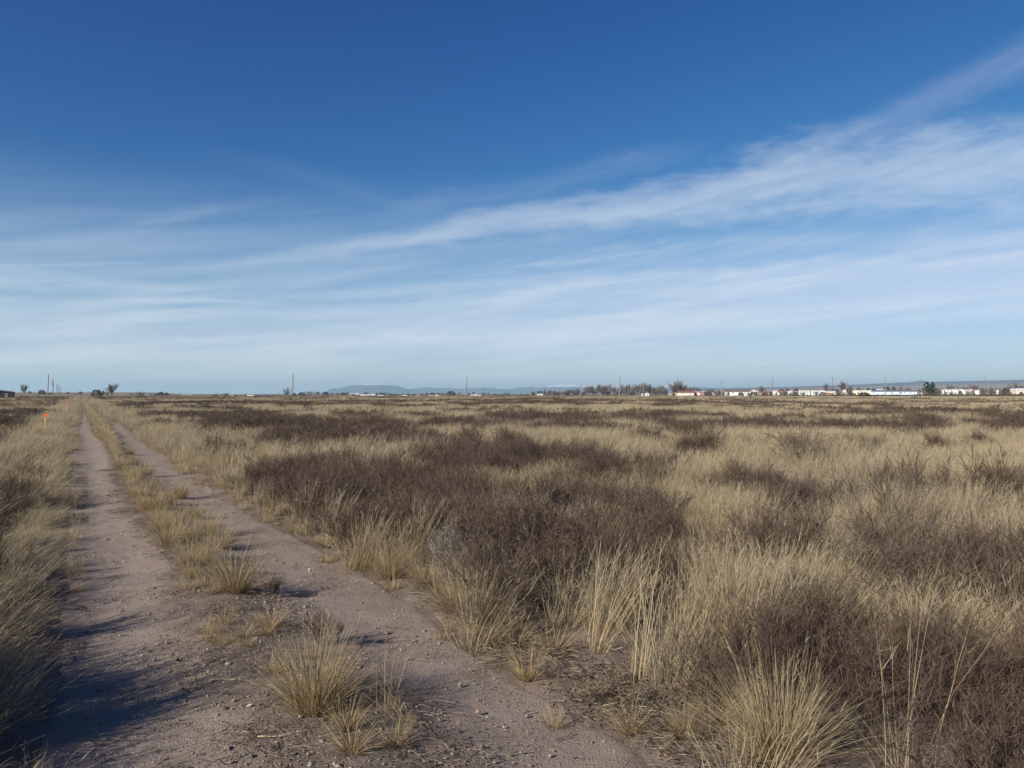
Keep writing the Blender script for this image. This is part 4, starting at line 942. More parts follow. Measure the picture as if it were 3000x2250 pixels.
# ------------------------------------------------------------------ buildings
def Wx(px, D): return (px - 1500) / F * D
def Zy(py, D): return CAMH + (HZ - py) / F * D
def building(name, label, D, x0, x1, yt, ye, wall, roof, kind='x', depth=7.0, wins=(), cat='house', group=None, over=.25, rot=0.0, ybot=None):
    """kind x: ridge across the view, y: gable to the viewer, f: flat roof, b: barrel roof. wins: (x0, x1, ytop, ybottom, sort) in pixels"""
    X0, X1 = Wx(x0, D), Wx(x1, D); cx = (X0 + X1) / 2; hw = (X1 - X0) / 2; zt, ze = Zy(yt, D), Zy(ye, D)
    zg = ground_at(cx, D)[0] - .1
    rot = rot - .9 * math.atan(cx / D)      # fronts the road it is seen from
    r = empty(name, (cx, D, zg), rot); tag(r, label, cat, group); zt -= zg; ze -= zg
    m1 = MB(); t = .14
    if kind == 'x':
        m1.box(-hw, hw, 0, depth, 0, ze); m1.prism([(0, ze), (depth, ze), (depth / 2, zt - t)], 0, -hw + .01, hw - .01)
    elif kind == 'y': m1.prism([(-hw, 0), (hw, 0), (hw, ze), (0, zt - t), (-hw, ze)], 1, 0, depth)
    elif kind == 'b':
        arc = [(hw * math.cos(a), ze + (zt - ze) * math.sin(a)) for a in np.linspace(0, math.pi, 11)]
        m1.prism([(-hw, 0), (hw, 0)] + [(u * .985, z * .985) for u, z in arc], 1, 0, depth)
    else: m1.box(-hw, hw, 0, depth, 0, zt - t)
    m1.build('wall', M[wall], r)
    m2 = MB(); o_ = over
    if kind == 'x':
        k = (zt - ze) / (depth / 2)
        m2.prism([(-o_, ze - o_ * k), (depth / 2, zt - .01), (depth + o_, ze - o_ * k), (depth + o_, ze - o_ * k + t), (depth / 2, zt + t), (-o_, ze - o_ * k + t)], 0, -hw - o_, hw + o_)
    elif kind == 'y':
        k = (zt - ze) / hw
        m2.prism([(-hw - o_, ze - o_ * k), (0, zt - .01), (hw + o_, ze - o_ * k), (hw + o_, ze - o_ * k + t), (0, zt + t), (-hw - o_, ze - o_ * k + t)], 1, -o_, depth + o_)
    elif kind == 'b':
        m2.prism(arc + [(u * 1.03, z + .1) for u, z in arc[::-1]], 1, -.1, depth + .1)
    else: m2.box(-hw - o_, hw + o_, -o_, depth + o_, zt - t, zt)
    m2.build('roof', M[roof], r)
    for a, b, c_, d_, sort in wins:
        u0, u1, v1, v0 = Wx(a, D) - cx, Wx(b, D) - cx, Zy(c_, D) - zg, max(Zy(d_, D) - zg, .25)
        if sort == 'w':
            f_ = MB(); q = .09
            f_.box(u0 - q, u1 + q, -.06, -.002, v1, v1 + q); f_.box(u0 - q, u1 + q, -.06, -.002, v0 - q, v0); f_.box(u0 - q, u0, -.06, -.002, v0, v1); f_.box(u1, u1 + q, -.06, -.002, v0, v1); f_.box((u0 + u1) / 2 - .03, (u0 + u1) / 2 + .03, -.05, -.002, v0, v1)
            fo = f_.build('window', M['trim'], r); p_ = MB(); p_.box(u0, u1, -.03, -.004, v0, v1); p_.build('pane', M['pane'], fo)
        else:
            p_ = MB(); p_.box(u0, u1, -.07, -.002, v0, v1); nm_ = {'d': 'door', 'p': 'skirting', 'g': 'garage_door', 'v': 'wall_panel'}[sort[0]]
            do = p_.build(nm_, M[sort[2:]], r)
            if sort[0] == 'd': h_ = MB(); h_.box(u1 - .18, u1 - .08, -.12, -.072, .95, 1.05); h_.build('handle', M['metal'], do)
    return r, cx, zg
B = building
B('barn', 'low brown barn with one small window at the left edge of the picture', 250, -30, 34, 1143.5, 1149, 'dark_wall', 'tan_roof', 'y', 8, [(13.5, 18.5, 1154, 1162, 'w')], 'barn')
B('farmhouse', 'long low red roofed house far behind the pole row', 900, 174, 193, 1150, 1152.5, 'tan_wall', 'red_roof', 'x', 8)
B('greenhouse', 'long white roofed shed right of the bare tree at the left', 660, 338, 380, 1155.5, 1157.6, 'white_wall', 'white_roof', 'x', 9, cat='shed')
B('farmhouse', 'white house with dark roofed wing behind the pale shrub at the left', 640, 415, 433, 1152.5, 1155, 'white_wall', 'white_roof', 'y', 8, [(419, 421.5, 1155.5, 1157.5, 'w'), (426, 428, 1155, 1158.6, 'd:dark_trim')])
B('farmhouse', 'low dark roofed house touching the small white one at the left', 645, 434, 451, 1153, 1155.5, 'cream_wall', 'slate_roof', 'x', 8)
B('long_shed', 'long white wall of a shed running under the evergreen clump', 650, 436, 500, 1157, 1158.2, 'white_wall', 'white_roof', 'x', 10, cat='shed')
B('long_shed', 'long white shed right of the evergreen clump', 670, 499, 560, 1156.8, 1158.4, 'white_wall', 'white_roof', 'x', 10, cat='shed')
B('farmhouse', 'small white house between dark bushes left of the tall pale pole', 600, 670, 684, 1157, 1159.5, 'white_wall', 'white_roof', 'y', 8, [(675, 677, 1160, 1162, 'w')])
B('farmhouse', 'pale house under a bare bush left of the small white house', 640, 658, 670, 1157.5, 1159.5, 'pink_wall', 'tan_roof', 'x', 8)
B('farmhouse', 'white cottage with two dark trees, middle left skyline', 600, 724, 742, 1157.5, 1160, 'white_wall', 'white_roof', 'x', 7, [(733, 735, 1160.5, 1162, 'w')])
B('open_barn', 'long dark open barn right of the white cottage', 600, 746, 784, 1156.6, 1158.4, 'dark_trim', 'slate_roof', 'x', 9, [(754, 755, 1158.6, 1162, 'v:white_wall'), (764, 765, 1158.6, 1162, 'v:white_wall'), (772, 774, 1158.6, 1162, 'v:white_wall')], 'barn')
B('farmhouse', 'beige low house at the right end of the dark open barn', 610, 785, 800, 1157.5, 1159.5, 'tan_wall', 'tan_roof', 'x', 8)
B('farmhouse', 'pale roofed house below the blue mountain', 900, 1024, 1051, 1152.3, 1155, 'tan_wall', 'white_roof', 'x', 9)
B('trailer', 'white trailer left of the long white one below the mountain', 640, 1056, 1065, 1154.5, 1156, 'white_wall', 'white_roof', 'f', 3, cat='trailer')
B('mobile_home', 'long white mobile home with small windows below the mountain peak', 520, 1066, 1098, 1155.6, 1157.2, 'white_wall', 'white_roof', 'x', 5, [(1070, 1072, 1157.8, 1159.6, 'w'), (1079, 1081, 1157.8, 1159.6, 'w'), (1088, 1090, 1157.8, 1160.6, 'd:dark_trim')], 'mobile home')
B('farmhouse', 'grey roofed house behind the long white mobile home', 760, 1087, 1099, 1154, 1156, 'cream_wall', 'white_roof', 'x', 8)
B('shed', 'small white shed under the right slope of the mountain', 500, 1108, 1122, 1157.6, 1159.2, 'white_wall', 'white_roof', 'x', 5, [(1118, 1120, 1159.4, 1161.5, 'd:dark_trim')], 'shed')
B('shed', 'small white shed with raised corner between mountain and range', 520, 1180, 1192, 1158, 1159.4, 'white_wall', 'white_roof', 'x', 5, cat='shed')
B('long_barn', 'long reddish roofed barn left of the tan house', 900, 1204, 1230, 1154, 1156, 'pink_wall', 'rust_roof', 'x', 9, cat='barn')
B('farmhouse', 'tan gabled house beside a white trailer left of the second tall pole', 480, 1271, 1286.5, 1155.2, 1158, 'yellow_wall', 'tan_roof', 'y', 8, [(1276, 1278, 1158.5, 1160.2, 'w')])
B('trailer', 'white trailer parked against the tan gabled house', 478, 1255, 1270, 1157.6, 1158.4, 'white_wall', 'white_roof', 'f', 3, [(1262, 1264, 1158.8, 1160.4, 'w')], 'trailer')
B('farmhouse', 'little white house right of the second tall pole', 640, 1378, 1384, 1156.2, 1157.6, 'white_wall', 'white_roof', 'y', 6)
B('farmhouse', 'low white house in a row right of the second tall pole', 640, 1386, 1397, 1155.2, 1157, 'white_wall', 'white_roof', 'x', 7)
B('farmhouse', 'pale house with dark roof right of the low white one', 680, 1398, 1409, 1154.4, 1156.4, 'cream_wall', 'tan_roof', 'x', 7)
B('farmhouse', 'pale house half hidden at the start of the tree line', 640, 1572, 1590, 1154, 1156.2, 'pink_wall', 'white_roof', 'x', 7, [(1577, 1579, 1156.6, 1158.4, 'w')])
B('hoop_shed', 'small white round topped hoop shed in front of the tree line', 520, 1889, 1901.5, 1151.4, 1155, 'white_wall', 'white_roof', 'b', 7, [(1893.5, 1897, 1154.5, 1159, 'd:grey_wall')], 'shed')
B('shed', 'tiny white shed left of the power pole by the hoop shed', 520, 1879.5, 1883, 1152.5, 1153.5, 'white_wall', 'white_roof', 'f', 2, cat='shed')
B('shed', 'grey shed with a bluish roof left of the long cream building', 500, 1958.5, 1971, 1148.8, 1150.5, 'grey_wall', 'blue_roof', 'x', 6, [(1966, 1970, 1151.6, 1158.6, 'g:brown_wall')], 'shed')
B('wooden_wall', 'tan boarded lean-to between grey shed and cream building', 501, 1971.4, 1985.5, 1149.6, 1151, 'tan_wall', 'tan_roof', 'x', 4, [(1974, 1977, 1152.5, 1158.6, 'd:brown_wall')], 'shed')
B('long_house', 'long cream building with reddish brown roof', 499, 1986, 2033, 1145.2, 1150.4, 'cream_wall', 'red_roof', 'x', 9, [(1990, 1991, 1151.5, 1159, 'v:trim'), (2012, 2013, 1151.5, 1159, 'v:trim'), (2000, 2003, 1152.5, 1155, 'w'), (2022, 2025, 1152.5, 1155, 'w')], 'house')
B('red_house', 'red house with flat white roof right of the cream building', 500, 2033.6, 2063.5, 1146.8, 1148, 'red_wall', 'white_roof', 'f', 8, [(2042, 2050, 1150.5, 1158.6, 'g:white_wall'), (2052, 2054.5, 1151, 1158.6, 'd:grey_wall'), (2057, 2060, 1151.5, 1155, 'w')], 'house')
B('shed', 'dark blue roofed low shed right of the red house', 500, 2066, 2082, 1149, 1154.4, 'blue_roof', 'blue_roof', 'x', 6, cat='shed')
B('shed', 'small dark gabled shed with tan base left of the power pole', 499, 2082.5, 2091.5, 1147.6, 1153, 'tan_wall', 'slate_roof', 'y', 5, [(2085, 2088.5, 1153.8, 1158.6, 'd:dark_trim')], 'shed')
# the white mobile home with its gabled porch
r, cx, zg = B('mobile_home', 'white mobile home with brown roof and a gabled white porch at its right end', 480, 2125.5, 2198, 1142, 1147.4, 'white_wall', 'brown_roof', 'x', 7.5,
  [(2134, 2137.2, 1148.4, 1155.6, 'w'), (2146.5, 2150.5, 1149, 1152.8, 'w'), (2163.8, 2166.6, 1148.2, 1155.4, 'w'), (2172.8, 2175, 1147.8, 1160.6, 'v:dark_trim'), (2180, 2182.6, 1149, 1155.4, 'w'), (2188.5, 2192, 1149.2, 1160, 'd:brown_wall'), (2125.6, 2172, 1159.9, 1161.3, 'p:grey_wall')], 'mobile home')
q = MB(); D = 480
for k, px in enumerate((2177, 2180.4, 2184, 2187.6, 2191, 2194.6)):
    q = MB(); q.box(Wx(px, D) - cx - .06, Wx(px, D) - cx + .06, -1.3, -1.2, 0, 2.0 if k % 2 else 1.1); q.build('porch_post', M['trim'], r)
q = MB(); q.box(Wx(2176.5, D) - cx, Wx(2195.5, D) - cx, -1.29, -1.21, .98, 1.1); q.build('porch_rail', M['trim'], r)
X0, X1 = Wx(2197, D) - cx, Wx(2218, D) - cx; zt, ze = Zy(1143, D) - zg, Zy(1147, D) - zg
q = MB(); hw = (X1 - X0) / 2; mx_ = (X0 + X1) / 2
q.prism([(X0, 0), (X1, 0), (X1, ze), (mx_, zt - .15), (X0, ze)], 1, -.2, 7.5); q.build('porch_room', M['white_wall'], r)
q = MB(); q.prism([(X0 - .3, ze - .25), (mx_, zt), (X1 + .3, ze - .25), (X1 + .3, ze - .05), (mx_, zt + .2), (X0 - .3, ze - .05)], 1, -2.4, 7.7); q.build('porch_roof', M['white_roof'], r)
q = MB(); q.prism([(X0, ze), (X1, ze), (mx_, zt - .12)], 1, -2.3, -2.2); q.build('porch_gable', M['white_wall'], r)
q = MB(); q.box(X0 + .35, X1 - .35, -.26, -.2, .2, ze - .15); q.build('porch_shade_panel', M['dark_trim'], r)  # dark panel on the solid wall, painted as the shade inside the porch
for u in (X0 + .12, X0 + hw * .66, X0 + hw * 1.34, X1 - .12):
    q = MB(); q.box(u - .11, u + .11, -2.3, -2.1, 0, ze); q.build('porch_post', M['trim'], r)
q = MB(); q.box(X0, X1, -2.26, -2.16, .75, .9); q.build('porch_rail', M['trim'], r)
q = MB(); q.tube((-1.2, 3.4, Zy(1143, D) - zg), (-1.2, 3.4, Zy(1140.3, D) - zg), .16, .16, 8); q.build('vent_pipe', M['metal'], r)
B('farmhouse', 'low orange tan house right of the white porch', 560, 2219.5, 2252, 1147, 1150.5, 'orange_wall', 'rust_roof', 'x', 8, [(2226, 2228, 1151.4, 1153.6, 'w'), (2240, 2242, 1151.4, 1153.6, 'w'), (2247, 2249, 1151.2, 1156.5, 'd:brown_wall')])
B('farmhouse', 'white roofed house behind the orange one', 720, 2262.5, 2276, 1144.6, 1146.6, 'white_wall', 'white_roof', 'x', 8)
B('farmhouse', 'dark house with rusty orange roof and open porch', 500, 2283, 2306, 1144.4, 1149.6, 'grey_wall', 'rust_roof', 'x', 8, [(2284, 2298, 1150.4, 1158, 'v:dark_trim'), (2287, 2287.8, 1150.4, 1158, 'v:tan_wall'), (2293, 2293.8, 1150.4, 1158, 'v:tan_wall')])  # wide dark panel is painted shade, standing in for the porch's depth
B('shed', 'small white shed left of the rusty roofed house', 505, 2276.8, 2282.6, 1148.6, 1150.4, 'white_wall', 'white_roof', 'y', 5, cat='shed')
B('shed', 'white shed between the rusty roofed house and the brown shed', 540, 2309, 2322, 1145.6, 1148.6, 'white_wall', 'white_roof', 'x', 6, cat='shed')
B('shed', 'brown gabled shed with white double doors', 500, 2323.5, 2339.5, 1144.4, 1147.6, 'brown_wall', 'tan_roof', 'y', 7, [(2327, 2330, 1147.6, 1156.5, 'd:white_wall'), (2330.6, 2333.6, 1147.6, 1156.5, 'd:white_wall')], 'shed')
B('mobile_home', 'mint white trailer right of the white double doors', 510, 2340, 2371, 1144, 1146, 'mint_wall', 'white_roof', 'x', 5, [(2347, 2349, 1147.5, 1150.5, 'w'), (2357, 2359, 1147.5, 1150.5, 'w'), (2365, 2366.6, 1147.5, 1154, 'd:dark_trim')], 'mobile home')
B('long_house', 'house with a broad brown roof behind the mint trailer', 640, 2352, 2404, 1138.8, 1145, 'brown_wall', 'tan_roof', 'x', 14)
B('mobile_home', 'white trailer with a peaked right end beside a dark gap', 520, 2378, 2415.5, 1144.4, 1148.4, 'white_wall', 'white_roof', 'x', 6, [(2384, 2386, 1149, 1151.4, 'w'), (2393, 2395, 1149, 1151.4, 'w'), (2404, 2406, 1149, 1155, 'd:grey_wall')], 'mobile home')
B('container', 'rusty red shipping container right of the peaked white trailer', 500, 2416.5, 2432, 1150.6, 1151, 'red_wall', 'red_wall', 'f', 2.5, [(2424, 2424.8, 1151.5, 1156.6, 'v:rust_roof')], 'container', over=.02)
B('farmhouse', 'pale low house behind the rusty container', 600, 2421, 2447, 1146, 1148.6, 'cream_wall', 'white_roof', 'x', 8)
B('grain_bin', 'small round topped pinkish bin by the bare tree', 540, 2468, 2479, 1141.6, 1147.6, 'pink_wall', 'pink_wall', 'b', 4.5, cat='grain bin')
B('barrel_shed', 'yellow cream shed with a round barrel roof', 480, 2499, 2512.5, 1143.6, 1148.6, 'yellow_wall', 'yellow_wall', 'b', 8, [(2504, 2507.5, 1148.6, 1156.5, 'd:cream_wall')], 'shed')
B('mobile_home', 'long off white trailer joined to the barrel roofed shed', 482, 2513, 2558, 1143.6, 1145.6, 'cream_wall', 'white_roof', 'x', 5, [(2522, 2524.4, 1147.4, 1150, 'w'), (2534, 2536.4, 1147.4, 1150, 'w'), (2546, 2548, 1147, 1155, 'd:white_wall')], 'mobile home')
B('mobile_home', 'long pale blue trailer with dark slate roof', 430, 2560, 2680, 1143.4, 1146.8, 'blue_wall', 'slate_roof', 'x', 5.5, [(2563, 2566, 1148.4, 1152.4, 'w'), (2594.6, 2597.4, 1148.4, 1151.6, 'w'), (2611.4, 2615.6, 1148.4, 1151.6, 'w'), (2633.6, 2639.4, 1148.6, 1152.4, 'w'), (2645, 2648, 1148.2, 1151.6, 'w'), (2661, 2664, 1148.2, 1151.6, 'w'), (2672, 2674, 1149.2, 1157, 'd:grey_wall'), (2560.4, 2679, 1156.4, 1159.6, 'p:grey_wall')], 'mobile home')
B('farmhouse', 'white roofed house behind the pale blue trailer', 640, 2569, 2587, 1140.4, 1143.4, 'cream_wall', 'white_roof', 'x', 8)
B('shed', 'small tan shed between blue trailer and conifers', 500, 2685, 2706, 1147.6, 1149.6, 'tan_wall', 'tan_roof', 'x', 5, [(2697, 2700, 1150.4, 1156.5, 'd:white_wall')], 'shed')
B('mobile_home', 'white trailer right of the dark conifers', 600, 2761, 2784.5, 1141.6, 1143.6, 'white_wall', 'white_roof', 'x', 6, [(2766, 2768, 1144.4, 1146.6, 'w'), (2776, 2778, 1144.4, 1146.6, 'w')], 'mobile home')
B('farmhouse', 'mint green wing of the house with the red garage door', 610, 2790, 2804.5, 1140.6, 1143.4, 'mint_wall', 'white_roof', 'x', 8, [(2795, 2797, 1144.2, 1146.4, 'w')])
B('garage', 'mint green gabled garage with a dark red door', 608, 2805, 2827.5, 1140, 1143.6, 'mint_wall', 'white_roof', 'y', 9, [(2808, 2817, 1143.6, 1152, 'g:red_wall')], 'garage')
B('farmhouse', 'pinkish low house right of the mint garage', 620, 2833, 2847.5, 1141.4, 1143.4, 'pink_wall', 'white_roof', 'x', 8, [(2839, 2841, 1144.4, 1146.4, 'w')])
B('farmhouse', 'brown house with white end right of the pinkish one', 625, 2851, 2867.5, 1140.4, 1143, 'white_wall', 'rust_roof', 'x', 8, [(2851.6, 2857.5, 1143.4, 1148.6, 'v:brown_wall')])
B('shed', 'little white shed in the brush at the far right', 640, 2906, 2912, 1145.4, 1146.6, 'white_wall', 'white_roof', 'x', 4, cat='shed')
B('shed', 'little pale gabled shed second in the far right brush', 640, 2920, 2925, 1142, 1144, 'white_wall', 'white_roof', 'y', 4, cat='shed')
B('farmhouse', 'tan house with pale roof at the right edge of the picture', 600, 2962, 2979, 1138.8, 1142, 'tan_wall', 'white_roof', 'x', 9, [(2967, 2969.5, 1143, 1145.6, 'w')])
B('long_house', 'long low house with white roof cut by the right edge', 590, 2980, 3030, 1138.2, 1142, 'pink_wall', 'white_roof', 'x', 9, [(2986, 2989, 1143, 1146, 'w'), (2996, 2999, 1143, 1146, 'w')])
def car(px, D, label, paintm='car_paint'):
    r = empty('parked_car', (Wx(px, D), D, ground_at(Wx(px, D), D)[0])); tag(r, label, 'car', 'cars parked by the far houses')
    b = MB(); b.prism([(-2.2, .35), (2.2, .35), (2.25, .75), (1.9, .92), (-1.5, .98), (-2.25, .85)], 1, -.85, .85); b.build('body', M[paintm], r)
    b = MB(); b.prism([(-1.7, .97), (1.2, .93), (.6, 1.42), (-1.2, 1.45)], 1, -.74, .74); b.build('cabin', M['pane'], r)
    b = MB(); b.prism([(-1.25, 1.43), (.65, 1.40), (.55, 1.48), (-1.15, 1.51)], 1, -.75, .75); b.build('roof', M[paintm], r)
    for u in (-1.4, 1.4):
        for v in (-.8, .8): b = MB(); b.tube((u, v - .1, .33), (u, v + .1, .33), .33, .33, 12); b.build('wheel', M['tyre'], r)
car(2772, 470, 'white car parked in the brush right of the conifers')
car(2437, 505, 'white car parked right of the rusty container')
car(2882, 560, 'pale car parked beyond the brush under the far power pole')

g = np.random.default_rng(91)
# lamp post before the conifers
D = 490; r = empty('lamp_post', (Wx(2710, D), D, -.1)); tag(r, 'pale lamp post with a white lamp in front of the dark conifers', 'lamp post')
h = Zy(1128, D); q = MB(); q.tube((0, 0, 0), (0, 0, h), .13, .08, 8); q.build('shaft', M['pole'], r)
q = MB(); q.tube((0, 0, h - .1), (.7, -.2, h + .15), .05, .05, 6); q.build('arm', M['metal'], r)
q = MB(); q.tube((.75, -.2, h - .2), (.75, -.2, h + .2), .32, .18, 8); q.build('lamp', M['white_wall'], r)

# ------------------------------------------------------------------ trees
def bare_tree(seed, h=1.0, spread_=.34, trunk=.22, n1=12, n2=90, n3=420, w=.010, up=.5):
    g = np.random.default_rng(seed); mb = MB()
    mb.tube((0, 0, -.02), (.01, 0, trunk), .024, .018, 7)
    P1, *_ = blades(g, n1, 6, .012, (h * .55, h * .85), (.1, 1.05), (-.5, .1), .01, (0, 0), .13)
    P1[..., 2] += trunk * g.uniform(.5, 1.0, n1)[:, None]; P1[..., :2] *= spread_ / .34
    for P_ in P1:
        for i in range(4): mb.tube(P_[i], P_[i + 1], .012 - .0025 * i, .0095 - .0025 * i, 5)
    P2 = branch_off(g, P1, n2, (.2, 1), (.2, .7), (h * .14, h * .3), 4, .15, up)
    P3 = branch_off(g, P2, n3, (.15, 1), (.2, .8), (h * .05, h * .16), 3, .2, up * .8)
    s_ = []
    for Q, w0, w1 in ((P1[:, 3:], w * 1.2, w), (P2, w, w * .8), (P3, w * .8, w * .5)):
        k = Q.shape[1]; u = np.linspace(0, 1, k)
        s_.append(strips(Q, np.tile((w0 + (w1 - w0) * u) * .5, (len(Q), 1)), unit(g.normal(0, 1, (len(Q), 3))), np.tile(u, (len(Q), 1)), g.random(len(Q))))
    d = merge(s_); top = np.percentile(d[0][:, 2], 96); d = (d[0] / top, d[1], d[2]); mb.v = [(a / top, b / top, c / top) for a, b, c in mb.v]
    return mb, d
def leafy(seed, n_=900, shape='bush', size=.05):
    g = np.random.default_rng(seed); mb = MB(); mb.tube((0, 0, -.02), (0, 0, .9 if shape == 'cone' else .3), .03, .01, 6)
    z = g.random(n_)
    if shape == 'cone': rad_ = (.30 * (1 - z ** 1.5) + .03) * (.75 + .35 * np.sin(z * 23 + 3 * g.random())) ; z = .05 + .95 * z
    else: rad_ = .55 * np.sqrt(np.clip(1 - (z * 1.02 - .1) ** 2, .02, 1)); z = z * .95
    a = g.random(n_) * 6.283; lob = 1 + .22 * np.sin(a * 3 + seed) + .12 * np.sin(a * 5 + z * 9)
    rr = rad_ * lob * g.uniform(.45, 1.0, n_) ** .5
    c0 = np.stack([rr * np.cos(a), rr * np.sin(a), z], 1); d_ = unit(g.normal(0, 1, (n_, 3)) + np.stack([np.cos(a), np.sin(a), 0 * a + .4], 1))
    PP = np.stack([c0, c0 + d_ * (size * g.uniform(.6, 1.5, n_))[:, None]], 1)
    W = np.tile(np.array([1.0, .5]) * size * .45, (n_, 1))
    return mb, merge([strips(PP, W, unit(g.normal(0, 1, (n_, 3))), np.tile(np.array([0., 1.]), (n_, 1)), g.random(n_))])
def kind_set(name, gens, trunk_m, crown_m):
    return [(mb.mesh('trunk', M[trunk_m]), mesh_of('crown', d, M[crown_m])) for mb, d in gens]
BT = kind_set('bare', [bare_tree(1300 + i, 1.0, .30 + .05 * (i % 3), .16 + .04 * (i % 2), 16, 160, 1100, .022) for i in range(6)], 'bark', 'twigs')
BB = kind_set('bush', [bare_tree(1320 + i, 1.0, .7, .06, 24, 200, 1300, .034, .3) for i in range(4)], 'bark', 'twigs')
DB = kind_set('dark', [leafy(1340 + i, 900, 'bush', .10) for i in range(4)], 'bark', 'darkbush')
CO = kind_set('conifer', [leafy(1360 + i, 2200, 'cone', .055) for i in range(3)], 'bark', 'needles')
EV = kind_set('evergreen', [leafy(1380 + i, 900, 'bush', .10) for i in range(3)], 'bark', 'needles')
def tree(kinds, i, px, ytop, wpx, D, label, group=None, name='bare_tree', cat='tree'):
    x = Wx(px, D); zg = ground_at(x, D)[0]; h = Zy(ytop, D) - zg; wd = wpx / F * D
    r = empty(name, (x, D, zg - .05), i * 1.37); tag(r, label, cat, group)
    t_, c_ = kinds[i % len(kinds)]
    k = np.array([v.co for v in c_.vertices]); ext = np.percentile(np.hypot(k[:, 0], k[:, 1]), 88)
    s_ = wd / (2 * ext)
    for nm, me in (('trunk', t_), ('crown', c_)):
        o = link(nm, me, r); o.scale = (s_, s_, h)
tree(BT, 0, 71, 1128.5, 15, 620, 'tall narrow bare tree alone on the rise at the far left')
tree(BB, 0, 88, 1146.5, 14, 700, 'low pale bare bush right of the narrow bare tree', name='bare_bush', cat='bush')
tree(DB, 0, 123, 1142.5, 19, 640, 'dark round bush left of the tallest pole', name='bush', cat='bush')
tree(BB, 1, 134, 1149, 9, 660, 'small bare bush touching the dark round bush', name='bare_bush', cat='bush')
tree(DB, 1, 148, 1150, 10, 660, 'low dark bush between the first two poles of the left row', name='bush', cat='bush')
tree(DB, 2, 200, 1148.5, 9, 700, 'dark bush right of the red roofed house', name='bush', cat='bush')
tree(DB, 3, 236, 1147, 9, 680, 'dark topped bush in the middle of the left rise', name='bush', cat='bush')
tree(BB, 2, 228, 1152, 14, 690, 'low grey bush beside the dark topped bush', name='bare_bush', cat='bush')
tree(DB, 1, 283, 1141.5, 28, 520, 'broad dense dark bush left of the large bare tree', name='bush', cat='bush')
tree(BB, 3, 301, 1145, 16, 530, 'grey bush between the dense bush and the large bare tree', name='bare_bush', cat='bush')
tree(BT, 1, 326, 1128, 32, 520, 'large round bare tree at the left skyline')
tree(BB, 0, 314, 1150, 8, 510, 'small reddish bush at the foot of the large bare tree', name='bare_bush', cat='bush')
tree(BB, 1, 413, 1148.5, 24, 420, 'pale bare shrub in front of the white house at the left', name='bare_bush', cat='bush')
tree(DB, 0, 385, 1153.5, 8, 640, 'small bush at the right end of the white roofed shed', name='bush', cat='bush')
tree(EV, 0, 472, 1147.6, 16, 600, 'dark evergreen clump above the long white wall', name='evergreen_tree')
tree(EV, 1, 459, 1152.5, 12, 600, 'low evergreen left of the dark evergreen clump', name='evergreen_tree')
tree(CO, 0, 488, 1149.5, 9, 600, 'small pointed conifer right of the evergreen clump', name='conifer')
for px, yt, wd in ((495, 1155, 5), (547, 1158, 4), (571, 1159, 4), (527, 1155.5, 3)): tree(EV, 2, px, yt, wd, 600, 'tiny dark bush by the long white sheds', 'tiny bushes by the white sheds', 'bush', 'bush')
tree(BB, 2, 661, 1152.5, 22, 640, 'grey bare bush above the pale house left of the small white house', name='bare_bush', cat='bush')
for i, (px, yt, wd) in enumerate(((626, 1156, 9), (637, 1158, 5), (648, 1158.5, 4), (691, 1157, 10), (705, 1158.5, 9), (721, 1155, 6), (632, 1154.5, 7), (752, 1157, 5), (763, 1155, 6))): tree(EV if i % 2 else DB, i, px, yt, wd, 610, 'dark bush among the small white houses left of the tall pale pole', 'dark bushes among the far left houses', 'bush', 'bush')
tree(BT, 2, 842, 1138, 20, 520, 'pale rounded bare tree just left of the tall pale pole')
tree(DB, 2, 860, 1153, 16, 560, 'low dark bush at the foot of the tall pale pole', name='bush', cat='bush')
for i, (px, yt, wd) in enumerate(((884, 1149, 20), (906, 1147, 24), (930, 1148.5, 22), (954, 1148, 18), (972, 1152, 18), (990, 1151.5, 16), (1008, 1150, 18), (1018, 1149.5, 12), (1035, 1153, 16), (1072, 1150, 14), (1085, 1152, 14), (1103, 1150.5, 16), (1118, 1150, 16), (1130, 1150.5, 14), (1142, 1153, 14), (1155, 1154, 16), (1166, 1153, 8), (1182, 1153, 10), (1196, 1153, 10),
     (1236, 1152, 14), (1250, 1151, 16), (1268, 1150, 16), (1284, 1150.5, 16), (1300, 1152, 14), (1322, 1146, 26), (1345, 1151, 10), (1374, 1151, 12), (1388, 1149, 8), (1416, 1151, 16), (1432, 1152, 12), (1450, 1154, 18), (1470, 1154, 18), (1481, 1152, 14), (1491, 1151.5, 8), (1510, 1155, 16), (1528, 1153, 12), (1545, 1155, 14), (860, 1151, 12), (838, 1152, 18), (800, 1156, 16), (815, 1155, 12), (1052, 1155, 10), (1212, 1155, 14))):
    tree(BB if i % 3 else DB, i, px, yt, wd, 820 + 37 * (i % 7), 'bare grey tree of the low row under the mountains', 'trees of the low row under the mountains')
